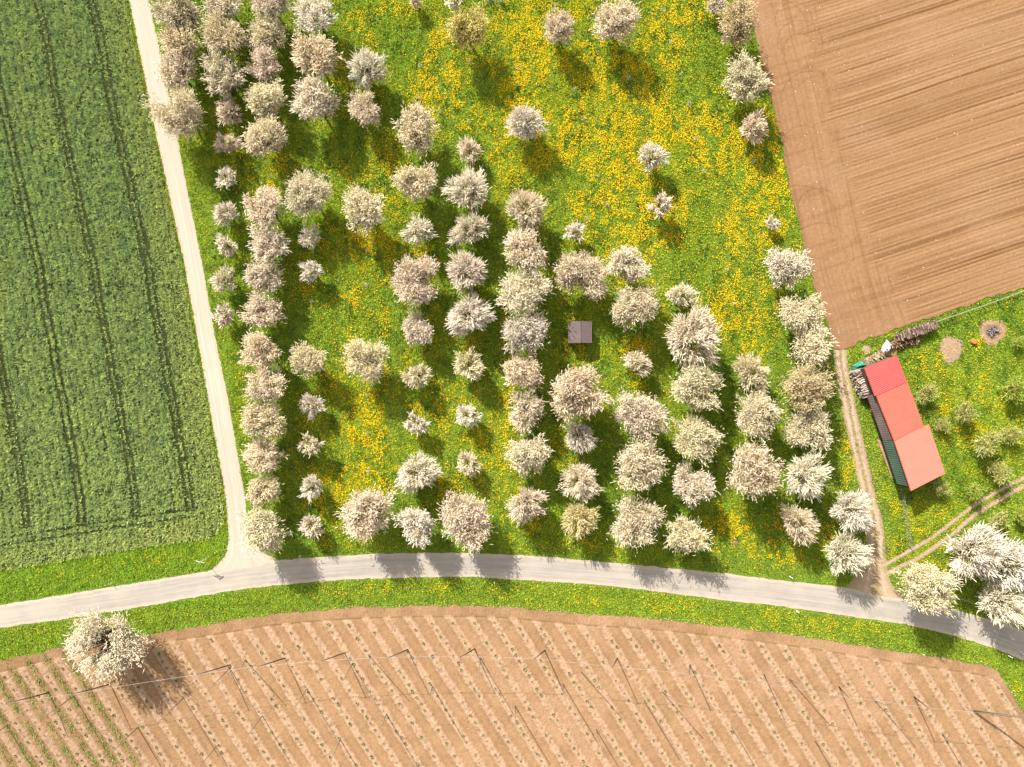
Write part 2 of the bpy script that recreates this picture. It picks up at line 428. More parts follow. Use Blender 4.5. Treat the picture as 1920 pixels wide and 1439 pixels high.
# ploughed field top right
FD = np.array([math.cos(math.radians(17)), -math.sin(math.radians(17))])
FN = np.array([-FD[1], FD[0]])
BLd = np.array([160, 655.0]); BLd /= np.linalg.norm(BLd); BLn = np.array([BLd[1], -BLd[0]])
def brown_fn(px, py, X, Y):
    u = (px*FD[0]+py*FD[1])*S; v = (px*FN[0]+py*FN[1])*S
    v = v + 0.0009*(u-150)*(v-20)*0.3 + (fbm(u*0.03, v*0.05, 2, 2)-0.5)*0.8
    lx = np.interp(py, brown_L[:, 1], brown_L[:, 0])
    dl = (px-lx)*0.97*S                                        # metres from the left edge
    headw = 9.5 + (vnoise(v*0.45, v*0, 1)-0.5)*5.0 + smooth(350, 600, py)*3
    head = 1-smooth(-2.5, 3.0, dl-headw)
    drill = np.sin(v*2*np.pi/0.62+vnoise(u*0.05, v*0.3, 1)*1.5)*(0.4+0.6*vnoise(v*0.8, u*0.05, 5))*(1-head)
    f1 = vnoise(v*4.2, u*0.04, 1); f2 = vnoise(v*7.5, u*0.12, 2); f3 = vnoise(v*1.1, u*0.02, 5)
    amp = 0.5+0.9*vnoise(v*0.5, u*0.035, 3)
    rows = (0.62*f1+0.38*f2)
    cut = smooth(0.66, 0.86, vnoise(v*3.0+40, u*0.018, 4))*smooth(0.2, 0.6, vnoise(v*3.0, u*0.06, 6))
    fine = vnoise(v*3.6+9, u*0.03, 7)*0.55+vnoise(v*1.7, u*0.02, 3)*0.45
    g1 = vnoise(dl*2.6, py*S*0.06, 2); g2 = vnoise(dl*6.5, py*S*0.13, 3)
    hrow = 0.5*g1+0.5*g2
    clod = fbm(X*3, Y*3, 4, 4)
    # turning arcs on the headland
    arc = np.zeros_like(px)
    for (ax, ay, r) in ((1500,82,42),(1500,95,30),(1488,40,34),(1506,275,38),(1520,190,55),(1455,60,60),(1535,395,40),(1540,480,60),(1500,420,70)):
        d = np.hypot(px-ax, (py-ay)*1.0)
        arc = arc+np.exp(-((d-r)/1.6)**2)*(py < ay+12)*0.8
    arc = np.clip(arc*(0.4+0.6*clod), 0, 1)*smooth(17, 12, dl)
    # wheel marks curving across the headland end of the drilling
    hh = 0.02 + (1-head)*(0.055*amp*rows + 0.030*fine - 0.05*cut)+0.018*drill + head*(0.10*hrow) + 0.045*clod - 0.05*arc
    base = np.array([0.385, 0.235, 0.125]); lt = np.array([0.47, 0.30, 0.175]); dk = np.array([0.275, 0.155, 0.075])
    big = smooth(0.3, 0.7, fbm(X*0.06, Y*0.09, 5, 3))
    st = smooth(0.35, 0.7, vnoise(v*1.6, u*0.025, 7)*0.6+vnoise(v*4.3, u*0.07, 0)*0.4)
    st2 = st*(1-head)+head*1.5*smooth(0.3, 0.75, vnoise(dl*2.0, py*S*0.05, 6)*0.6+fbm(X*0.5, Y*0.5, 1, 3)*0.5)
    t = (0.1+0.35*st2+0.2*big+0.5*(fine-0.35)*(1-head)+0.3*(clod-0.4)*head)[..., None]
    cc = base*(1-t)+lt*t
    d = np.clip(cut*0.9*(1-head)+0.5*smooth(0.5,0.25,fine)*(1-head)+0.55*arc+smooth(0.62, 0.85, fbm(X*0.3, Y*0.3, 2, 4))*0.25*head+0.22*(1-smooth(0, 1.6, dl))+0.40*smooth(0.58, 0.8, g1)*head+0.3*smooth(0.6,0.8,vnoise(v*1.7, u*0.1, 2))*head, 0, 1)[..., None]
    cc = cc*(1-d)+dk*d
    red = (smooth(10, 0, dl)*0.25)[..., None]
    cc = cc*(1-red)+np.array([0.40, 0.22, 0.13])*red
    pk = (smooth(0.5, 0.75, fbm(X*0.1+5, Y*0.14, 3, 3))*0.35)[..., None]
    cc = cc*(1-pk)+np.array([0.47, 0.31, 0.20])*pk
    # sun-dried bottom margin
    return hh, cc*(0.92+0.16*clod[..., None])*(1+0.085*drill[..., None])
soil_grid('ploughed_field', W(1355,0)[0], W(2090,0)[0], W(0,660)[1], W(0,-170)[1], 0.115, P_brown, brown_fn, 0.01, (0.43, 0.40, 0.365))

# bare earth beneath the cereal crop
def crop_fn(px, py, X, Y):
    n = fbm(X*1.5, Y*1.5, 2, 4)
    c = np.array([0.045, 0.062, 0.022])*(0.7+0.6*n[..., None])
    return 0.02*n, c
soil_grid('crop_field', W(-170,0)[0], W(430,0)[0], W(0,1095)[1], W(0,-170)[1], 0.4, P_crop, crop_fn, 0.006)

# bare patches in the garden on the right
def patch(name, cx, cy, rx, ry, c, z=0.012, seed=0, hump=0.05, c2=None):
    r = np.random.RandomState(seed); n = 40
    ph = r.rand(6)*6.28
    V = []; C = []; K = 12
    for k in range(K+1):
        for i in range(n):
            a = 2*math.pi*i/n
            w_ = 1+0.10*math.sin(3*a+ph[0])+0.06*math.sin(5*a+ph[1])+0.05*math.sin(9*a+ph[2])+0.03*math.sin(14*a+ph[3])
            q = k/K*w_
            x, y, _ = W(cx+rx*q*math.cos(a), cy+ry*q*math.sin(a))
            V.append((x, y, z+hump*(1-(k/K)**2)+(r.rand()*0.05 if k < K else 0)))
            m = 1 if c2 is None else min(1, max(0, (k/K-0.45)*4+r.randn()*0.25))
            C.append(np.array(c)*m*(0.85+0.3*r.rand())+(0 if c2 is None else np.array(c2)*(1-m)))
    F = []
    for k in range(K):
        for i in range(n): F += [k*n+i, k*n+(i+1) % n, (k+1)*n+(i+1) % n, (k+1)*n+i]
    me = mesh_np(name, np.array(V), np.array(F), 4, M_soil, np.array(C)*0.5, True)
    if me.polygons[len(me.polygons)//2].normal.z < 0: me.flip_normals()
    return tag(obj_from(name, me), kind='structure')
patch('bare_earth', 1783, 655, 22, 25, (0.44, 0.31, 0.21), seed=1)
patch('bare_earth', 1861, 622, 26, 24, (0.46, 0.31, 0.20), seed=2, c2=(0.28, 0.17, 0.13))
patch('bare_earth', 1625, 656, 9, 9, (0.50, 0.37, 0.24), seed=3)
patch('bare_earth', 1669, 657, 14, 12, (0.42, 0.29, 0.17), seed=4)
patch('bare_earth', 1377, 1018, 7, 6, (0.30, 0.22, 0.12), seed=5)

# ------------------------------------------------------------------ grass, crop, flowers (stuff)
def blades(x, y, z0, h, wd, lean, colr):
    n = len(x)
    a = rng.rand(n)*2*np.pi; b = rng.rand(n)*2*np.pi
    V = np.empty((n, 3, 3), np.float32)
    cx, sy = np.cos(a)*wd/2, np.sin(a)*wd/2
    V[:, 0, 0] = x-cx; V[:, 0, 1] = y-sy; V[:, 0, 2] = z0
    V[:, 1, 0] = x+cx; V[:, 1, 1] = y+sy; V[:, 1, 2] = z0
    V[:, 2, 0] = x+np.cos(b)*lean*h; V[:, 2, 1] = y+np.sin(b)*lean*h; V[:, 2, 2] = z0+h*np.sqrt(np.clip(1-lean*lean, 0.02, 1))
    C = np.repeat(colr[:, None, :], 3, 1)
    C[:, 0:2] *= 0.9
    return V.reshape(-1, 3), C.reshape(-1, 3)

def add_stuff(name, x, y, z0, h, wd, lean, colr, mat, label, cat):
    V, C = blades(x, y, z0, h, wd, lean, colr)
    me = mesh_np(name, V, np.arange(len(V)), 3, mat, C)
    return tag(obj_from(name, me), label, cat, kind='stuff')

def rand_px(n, x0, x1, y0, y1):
    return x0+rng.rand(n)*(x1-x0), y0+rng.rand(n)*(y1-y0)

TRACKS = [ # faint wheel marks pressed into the meadow
 [(928,150),(936,260),(941,340),(934,430),(938,520),(940,700),(943,860),(944,940)],
 [(912,150),(918,260),(924,340),(919,430),(922,520),(924,700),(927,860),(930,940)],
 [(838,90),(843,180),(840,260),(838,420)],[(826,110),(829,200),(826,300)],
 [(637,440),(636,640),(634,860)],[(652,460),(651,660),(648,860)],
 [(735,420),(735,660),(733,840)],[(748,460),(748,680),(746,840)],
 [(832,560),(832,760),(836,900)],[(846,560),(846,760),(848,900)],
 [(546,480),(545,640),(551,760),(556,1000)],[(560,560),(563,640),(568,1000)],
 [(397,230),(400,300)],[(399,380),(410,520),(426,640),(437,760)],[(388,380),(400,520),(416,640),(428,760)],
 [(1405,420),(1413,520),(1425,580),(1440,660),(1453,740)],[(1391,440),(1400,520),(1412,590),(1425,680),(1432,740)],
 [(1216,480),(1228,520),(1240,600),(1246,700)],[(1345,1055),(1450,1068),(1560,1088)],[(1345,1043),(1450,1056),(1560,1074)],
 [(1430,960),(1425,1030),(1430,1070)],[(465,130),(470,260),(485,330)],
]
BL = [ # dandelion-rich patches: cx, cy, rx, ry, strength
 (1180,240,190,200,.95),(1300,420,170,110,.9),(1420,330,70,150,1.0),(1320,500,110,60,.85),(1120,380,130,60,.75),(1300,180,120,150,.85),(1260,60,90,80,.75),
 (1380,575,70,60,.8),(1410,640,30,60,.8),(1000,170,90,160,.75),(1000,60,90,60,.7),(930,250,60,90,.7),(820,140,60,110,.75),(690,60,45,90,.95),(640,140,20,60,.5),(740,40,40,60,.7),
 (650,555,70,100,1.0),(600,570,30,70,.9),(690,620,40,60,.8),(680,770,60,110,1.05),(620,810,50,120,.9),(700,870,50,50,.8),(700,470,50,40,.8),(660,450,60,30,.7),
 (500,345,25,20,.9),(530,320,30,25,.7),(440,300,25,60,.4),(720,330,60,80,.5),(690,320,60,30,.6),
 (785,480,20,20,.7),(775,660,25,30,.8),(785,760,25,40,.7),(790,840,30,30,.8),(740,700,20,60,.5),(830,700,30,160,.65),(900,820,50,100,.45),(836,900,30,50,.6),
 (950,650,14,60,.8),(950,750,14,50,.8),(950,850,16,70,.95),(960,900,16,40,.8),(880,640,30,30,.4),(1060,610,22,40,.85),(1075,660,18,30,.8),
 (1190,650,40,20,.7),(1195,710,10,30,.8),(1060,860,20,40,.8),(1010,580,20,40,.3),(860,930,20,20,.4),(640,900,20,40,.6),(600,940,25,40,.6),(640,1015,50,20,.55),(720,1030,50,10,.4),
 (1370,990,45,35,.75),(1400,1020,60,25,.55),(1440,1050,80,20,.45),(1460,1000,30,40,.5),(1560,1000,20,30,.4),(1590,840,14,90,.6),(1100,1020,40,14,.5),(1010,980,30,20,.6),(1080,440,30,30,.4),
 (1150,330,60,60,.5),(870,240,20,50,.6),(1350,340,60,90,.6),
 (600,1108,90,14,.55),(740,1100,90,13,.85),(860,1100,70,14,.8),(970,1106,90,16,.9),(1100,1120,100,18,.75),(1240,1130,90,18,.6),(1400,1155,90,18,.7),(1560,1172,70,14,.7),(1640,1180,60,10,.4),(1905,1310,16,30,.9),(1870,1210,50,8,.35),
 (1745,685,25,22,.9),(1760,710,40,15,.6),(1830,660,18,30,.8),(1840,700,12,30,.8),(1790,655,12,10,.5),(1770,760,12,30,.6),(1800,820,40,18,.7),(1830,800,20,14,.6),(1680,950,10,12,.6),(1690,1010,14,30,.75),(1720,990,24,14,.6),(1755,1055,50,8,.6),(1785,1075,20,20,.5),(1700,1000,14,24,.4),(1740,960,24,14,.5),(1860,750,40,20,.3),(1900,950,30,20,.5),(1600,720,8,30,.3),(1650,700,8,10,.5),
 (130,1078,50,8,.45),(110,1095,30,8,.4),(300,1048,30,6,.3),(60,1178,50,6,.35),
]
def flower_density(px, py):
    d = np.full(px.shape, 0.045)
    for cx, cy, rx, ry, s in BL:
        d = np.maximum(d, s*np.exp(-(((px-cx)/rx)**2+((py-cy)/ry)**2)*0.8))
    x, y = px*S, py*S
    n = fbm(x*0.16, y*0.13, 1, 4)
    f = fbm(x*1.1, y*0.8, 3, 3)
    d = d*smooth(0.30, 0.55, n)*smooth(0.36, 0.62, f)*1.45 + 0.12*d
    for t in TRACKS:
        d = d*(1-0.7*np.exp(-(dist_line(px, py, t)/3.0)**2))
    # thin along mown verges close to the road and the gravel track
    d = d*smooth(2, 14, dist_line(px, py, [tuple(p) for p in road_T[::6]]))
    d = d*smooth(2, 26, dist_line(px, py, [tuple(p) for p in grav_R[::6]]))
    d = d*(1-0.55*smooth(1060, 1075, py))*(1-0.25*(px > 1650))
    return np.clip(d, 0, 1)

def not_grass(px, py):
    m = pip(px, py, P_hop) | pip(px, py, P_brown) | pip(px, py, P_crop)
    e = 2.0
    for poly in (P_grav, P_road): m |= pip(px, py, poly)
    return m

n = 1150000
px, py = rand_px(n, -60, 1985, -60, 1440)
jx, jy = rng.randn(n)*1.3, rng.randn(n)*1.3
wob = (vnoise(px*0.11, py*0.11, 2)-0.5)*4.0+(vnoise(px*0.4, py*0.4, 5)-0.5)*3.0
k = ~not_grass(px+jx+wob*0.6, py+jy+wob*0.7)
dirt = pip(px+jx+wob*1.6, py+jy, P_dirt)
mid = np.abs((px - (np.interp(py, dirt_L[:, 1], dirt_L[:, 0])+np.interp(py, dirt_R[:, 1], dirt_R[:, 0]))/2))
wr = np.interp(py, dirt_L[:, 1], dirt_R[:len(dirt_L), 0][:len(dirt_L)] if len(dirt_R) >= len(dirt_L) else np.full(len(dirt_L), 1700))-0
keep_d = (mid < 4.5+3*vnoise(px*0, py*0.05, 1)) & (py < 1045) & (vnoise(px*0.3, py*0.12, 2) > 0.40) | ((mid > 9+4*vnoise(px*0, py*0.08, 5)) & (vnoise(px*0.2, py*0.1, 3) > 0.25) & (py < 1075))
k &= ~dirt | (keep_d & (rng.rand(n) < 0.45))
k &= (dist_line(px+jx, py+jy, [tuple(p) for p in rutA]) > 3.8) | (rng.rand(n) < 0.10)
k &= (dist_line(px+jx, py+jy, [tuple(p) for p in rutB]) > 4.3) | (rng.rand(n) < 0.10)
for cx, cy, rx, ry in ((1783,655,19,22),(1861,622,23,21),(1625,656,8,8),(1669,657,11,9),(1377,1018,6,5)):
    k &= (((px+jx*1.5-cx)/rx)**2+((py+jy*1.5-cy)/ry)**2 > 1) | (rng.rand(n) < 0.08)
k &= rng.rand(n) > 0.65*smooth(0.55, 0.85, vnoise(px*S*2.4, py*S*2.2, 6))
px, py = px[k], py[k]; n = len(px)
x, y = (px-CX)*S, (CY-py)*S
g1 = fbm(x*0.09, y*0.09, 2, 4); g2 = fbm(x*0.7, y*0.7, 5, 3); g3 = fbm(x*0.25, y*0.25, 0, 3)
colr = np.empty((n, 3))
yel = np.array([0.345, 0.345, 0.014]); grn = np.array([0.200, 0.262, 0.018]); drk = np.array([0.080, 0.140, 0.020]); pal = np.array([0.30, 0.33, 0.10])
t = smooth(0.35, 0.65, g1)[:, None]; colr = (grn*(1-t)+yel*t)*0.97
t = (smooth(0.45, 0.66, g2)*0.9)[:, None]; colr = colr*(1-t)+drk*t
t = (smooth(0.58, 0.78, g3)*0.45)[:, None]; colr = colr*(1-t)+np.array([0.20, 0.30, 0.02])*t
st_ = (smooth(0.5, 0.75, vnoise(x*1.6+y*0.06, y*0.07, 4)*0.6+vnoise(x*0.6, y*0.10, 6)*0.4)*0.5)[:, None]; colr = colr*(1-st_)+np.array([0.33, 0.38, 0.05])*st_
tr = np.zeros(n)
for T in TRACKS: tr = np.maximum(tr, np.exp(-(dist_line(px, py, T)/1.9)**2))
tr = tr*(0.35+0.65*fbm(x*0.5, y*0.5, 1, 2))
t = (0.62*tr)[:, None]; colr = colr*(1-t)+pal*t
road_d = np.minimum(dist_line(px, py, [tuple(p) for p in road_T[::5]]), dist_line(px, py, [tuple(p) for p in road_B[::5]]))
grav_d = dist_line(px, py, [tuple(p) for p in grav_R[::5]])
side = np.minimum(road_d, grav_d)
south = smooth(1020, 1080, py)[:, None]
colr = colr*(1-0.6*south)+np.array([0.21, 0.27, 0.025])*0.6*south
# verge between crop and road is lush and green
vg = ((px < 430) & (py > 985) & (py < 1140))[:, None]
colr = np.where(vg, colr*0.35+np.array([0.17, 0.29, 0.02])*0.65, colr)
dry = (np.exp(-(side/2.6)**2)*0.55*rng.rand(n))[:, None]
colr = colr*(1-dry)+np.array([0.42, 0.32, 0.16])*dry
hop_d = dist_line(px, py, [tuple(p) for p in hop_T[::4]])
dry = (np.exp(-(hop_d/5.0)**2)*0.8*(rng.rand(n) < 0.5)*smooth(200, 900, px+0.2*py))[:, None]
colr = colr*(1-dry)+np.array([0.45, 0.36, 0.18])*dry
dd = np.minimum(dist_line(px, py, [tuple(p) for p in dirt_R[::5]]), dist_line(px, py, [tuple(p) for p in dirt_L[::5]]))
dry = (np.exp(-(dd/9)**2)*0.5*(rng.rand(n) < 0.45))[:, None]
colr = colr*(1-dry)+np.array([0.44, 0.34, 0.20])*dry
hgt = (0.16+0.16*g2+0.06*rng.rand(n))*(1-0.45*tr)*(0.55+0.45*smooth(0, 8, side))
add_stuff('meadow_grass', x, y, np.full(n, 0.0), hgt, 0.13+0.10*rng.rand(n), 0.45+0.5*rng.rand(n), colr, M_blade,
          'bright yellow-green meadow grass growing between the trees and along the road', 'grass')
print('grass', n)

# dandelions: little upturned discs
n = 2000000
px, py = rand_px(n, -60, 1985, -60, 1400)
dn = flower_density(px, py)
k = (rng.rand(n) < dn*0.62) & ~not_grass(px+3, py) & ~not_grass(px-3, py) & ~pip(px, py, P_dirt)
k &= (dist_line(px, py, [tuple(p) for p in rutA]) > 6) & (dist_line(px, py, [tuple(p) for p in rutB]) > 6)
px, py = px[k], py[k]; n = len(px)
x, y = (px-CX)*S+rng.randn(n)*0.05, (CY-py)*S+rng.randn(n)*0.05
r = 0.032+0.040*rng.rand(n)
z = 0.16+0.12*rng.rand(n)
ang = rng.rand(n)*6.28; tx, ty = rng.randn(n)*0.35, rng.randn(n)*0.35
V = np.empty((n, 5, 3))
for i in range(5):
    a = ang+i*2*np.pi/5
    ex, ey = np.cos(a)*r, np.sin(a)*r
    V[:, i, 0] = x+ex; V[:, i, 1] = y+ey; V[:, i, 2] = z+ex*tx+ey*ty
tn = rng.rand(n)[:, None]
C = np.array([0.70, 0.38, 0.004])*(1-tn)+np.array([0.68, 0.54, 0.014])*tn
me = mesh_np('dandelions', V.reshape(-1, 3), np.arange(n*5), 5, M_flower, np.repeat(C, 5, 0))
tag(obj_from('dandelions', me), 'golden yellow dandelion flowers scattered in drifts over the meadow', 'flowers', kind='stuff')
print('flowers', n)

# cereal crop with wheel gaps
OFF = [62, 74, 163, 174, 266, 278, 370, 381, 472, 484]
def crop_gap(px, py):
    gx = np.interp(py, grav_L[:, 1], grav_L[:, 0])
    o = gx-px
    o = o + (vnoise(py*0.02, py*0, 2)-0.5)*4
    d = np.zeros(px.shape)
    for q in OFF: d = np.maximum(d, 1.7*np.exp(-((o-q)/3.3)**2)*(py < 960+0.1*(360-px)))
    for q in (20, 33, 48, 90, 106, 118, 133, 147, 190, 206, 222, 236, 250, 294, 310, 326, 342, 356, 400, 420): d = np.maximum(d, 0.33*np.exp(-((o-q)/1.6)**2))
    by = np.interp(px, crop_B[:-3, 0], crop_B[:-3, 1]) - py
    for q in (46, 60): d = np.maximum(d, 1.2*np.exp(-((by-q)/2.2)**2)*(px < 372))
    return d, o, by
n = 560000
px, py = rand_px(n, -60, 432, -60, 1080)
jx, jy = rng.randn(n)*1.0, rng.randn(n)*1.0
k = pip(px+jx, py+jy, P_crop); px, py = px[k], py[k]; n = len(px)
gap, o, by = crop_gap(px, py)
hole = smooth(0.70, 0.80, fbm(px*S*0.9, py*S*0.35, 4, 3))*0.6+0.85*smooth(0.58, 0.85, vnoise(px*S*3.3, py*S*2.6, 1))
k = rng.rand(n) > np.clip(gap*1.15*(0.6+0.6*fbm(px*0.05, py*0.03, 5, 3))+hole, 0, 0.985); px, py, o, by, gap = px[k], py[k], o[k], by[k], gap[k]; n = len(px)
x, y = (px-CX)*S, (CY-py)*S
# drill rows
rn = np.abs(((o*S/1.25) % 1)-0.5)*2
kk = rng.rand(n) > 0.85*smooth(0.6, 1.0, rn)*(0.4+fbm(x*0.3, y*0.1, 2, 3)); px, py, o, by, gap, x, y, rn = (q[kk] for q in (px, py, o, by, gap, x, y, rn)); n = len(px)
g1 = fbm(x*0.05, y*0.05, 3, 3); g2 = fbm(x*2.1, y*1.5, 6, 3); g3 = vnoise(x*1.2, y*0.12, 1)
blu = np.array([0.155, 0.235, 0.100]); gr = np.array([0.27, 0.355, 0.12]); ye = np.array([0.37, 0.41, 0.12])
t = smooth(0.30, 0.62, g2)[:, None]; colr = blu*(1-t)+gr*t
ye_mix = np.clip(smooth(90, 10, o)*0.55+smooth(60, 5, by)*0.5+smooth(300, 1000, py)*0.22, 0, 0.8)  # yellower crop towards the track, the bottom edge and down the field
ye_mix = ye_mix*(0.5+0.5*g3)
t = ye_mix[:, None]; colr = colr*(1-t)+ye*t
t = (smooth(0.62, 0.8, g3)*0.25)[:, None]; colr = colr*(1-t)+ye*t
hgt = 0.32+0.22*g2+0.16*rng.rand(n)-0.10*rn
lean = 0.40+0.55*rng.rand(n)
add_stuff('cereal_crop', x, y, np.full(n, 0.0), hgt, 0.10+0.10*rng.rand(n), lean, colr*1.16, M_blade,
          'dense dark green cereal crop with parallel wheel gaps left of the gravel track', 'crop')
print('crop', n)

# green weed strips and weeds among the hop rows
n = 330000
px, py = rand_px(n, -60, 1985, 1140, 1470)
c = hop_rc(px, py); fr = np.abs(c-np.round(c)); top = py-hop_top_y(px)
ci = np.round(c)
inside = pip(px, py, P_hop)
c0 = (150*RN[0]+1240*RN[1]-ROW0)/ROW
strip_m = (np.floor(c) <= math.floor((128*RN[0]+1244*RN[1]-ROW0)/ROW)) & (np.abs(fr-0.5) < 0.11+0.08*vnoise(px*0.1, py*0.1, 1)) & (top > 4)
thin = 0.75*smooth(0.25, 0.6, fbm(px*S*0.8, py*S*0.8, 2, 3))
weed = (top > 6) & (fr > 0.12) & (rng.rand(n) < 0.34*smooth(0.42, 0.7, fbm(px*S*0.35, py*S*0.35, 5, 4)))
k = inside & ((strip_m & (rng.rand(n) < thin)) | (weed & (rng.rand(n) < 0.8)))
px, py = px[k], py[k]; sm = strip_m[k]; n = len(px)
colr = np.where(sm[:, None], np.array([0.20, 0.27, 0.065]), np.array([0.30, 0.27, 0.085]))*(0.8+0.4*rng.rand(n))[:, None]
hh = np.where(sm, 0.25+0.2*rng.rand(n), 0.08+0.08*rng.rand(n))
add_stuff('row_weeds', (px-CX)*S, (CY-py)*S, np.full(n, 0.05), hh, np.where(sm, 0.14, 0.08), 0.4+0.5*rng.rand(n), colr, M_blade,
          'low green weeds and strips of growth between the hop rows', 'weeds')

# pale stones on the ploughed field
n = 5200
px, py = rand_px(n, 1390, 1985, -50, 660)
lx = np.interp(py, brown_L[:, 1], brown_L[:, 0])
k = pip(px-3, py+3, P_brown) & (rng.rand(n) < np.where(px-lx < 170, 0.9, 0.30))
px, py = px[k], py[k]; n = len(px)
x, y = (px-CX)*S, (CY-py)*S; s = 0.04+0.08*rng.rand(n)**3
sv = np.array([(-1,-1,0),(1,-1,0),(1,1,0),(-1,1,0),(0,0,1.1)]); a = rng.rand(n)*6.28
V = np.empty((n, 5, 3))
for i, q in enumerate(sv):
    V[:, i, 0] = x+s*(q[0]*np.cos(a)-q[1]*np.sin(a)*0.8); V[:, i, 1] = y+s*(q[0]*np.sin(a)+q[1]*np.cos(a)*0.8); V[:, i, 2] = 0.05+s*q[2]
F = (np.arange(n)[:, None, None]*5+np.array([(0,1,4),(1,2,4),(2,3,4),(3,0,4)])[None]).reshape(-1)
me = mesh_np('field_stones', V.reshape(-1, 3), F, 3, M_blade, np.repeat(np.tile(np.array([[0.42, 0.36, 0.30]]), (n, 1)), 5, 0))
tag(obj_from('field_stones', me), 'small pale stones lying on the ploughed brown soil', 'stones', kind='stuff')

# ------------------------------------------------------------------ trees
def crown_mat(name, leafy=False):
    b = NB(name, 0.85, 0.1)
    oi = b.n('ShaderNodeObjectInfo'); g = b.n('ShaderNodeNewGeometry')
    f = b.ramp(g.outputs['Random Per Island'], 0, 1, 0.82, 1.12)
    cmb = b.n('ShaderNodeCombineColor')
    for i in range(3): b.l(f, cmb.inputs[i])
    if leafy:
        c = b.mix(g.outputs['Random Per Island'], (0.22, 0.22, 0.05), (0.42, 0.38, 0.11))
        c = b.mix(0.35, c, oi.outputs['Color'], 'MULTIPLY')
    else:
        c = b.mix(1.0, oi.outputs['Color'], cmb.outputs[0], 'MULTIPLY')
        nz = b.noise(14.0, b.pos(), 2, 0.6)
        c = b.mix(b.ramp(nz, 0.35, 0.62, 0.25, 0.0), c, (0.34, 0.30, 0.17))
    b.color(c)
    tr = b.n('ShaderNodeBsdfTranslucent'); b.l(c, tr.inputs[0])
    mx = b.n('ShaderNodeMixShader'); mx.inputs[0].default_value = 0.40
    b.l(b.b.outputs[0], mx.inputs[1]); b.l(tr.outputs[0], mx.inputs[2])
    b.l(mx.outputs[0], b.t.nodes['Material Output'].inputs[0])
    return b.m
M_bloss = crown_mat('blossom'); M_leaf = crown_mat('young_leaves', True)
M_bark = m_plain('bark', (0.10, 0.075, 0.055), 0.95, 0.4, 6.0, 0.5)
M_greenleaf = crown_mat('fresh_green', False)

def norm(v): return v/np.maximum(np.linalg.norm(v, axis=-1, keepdims=True), 1e-6)

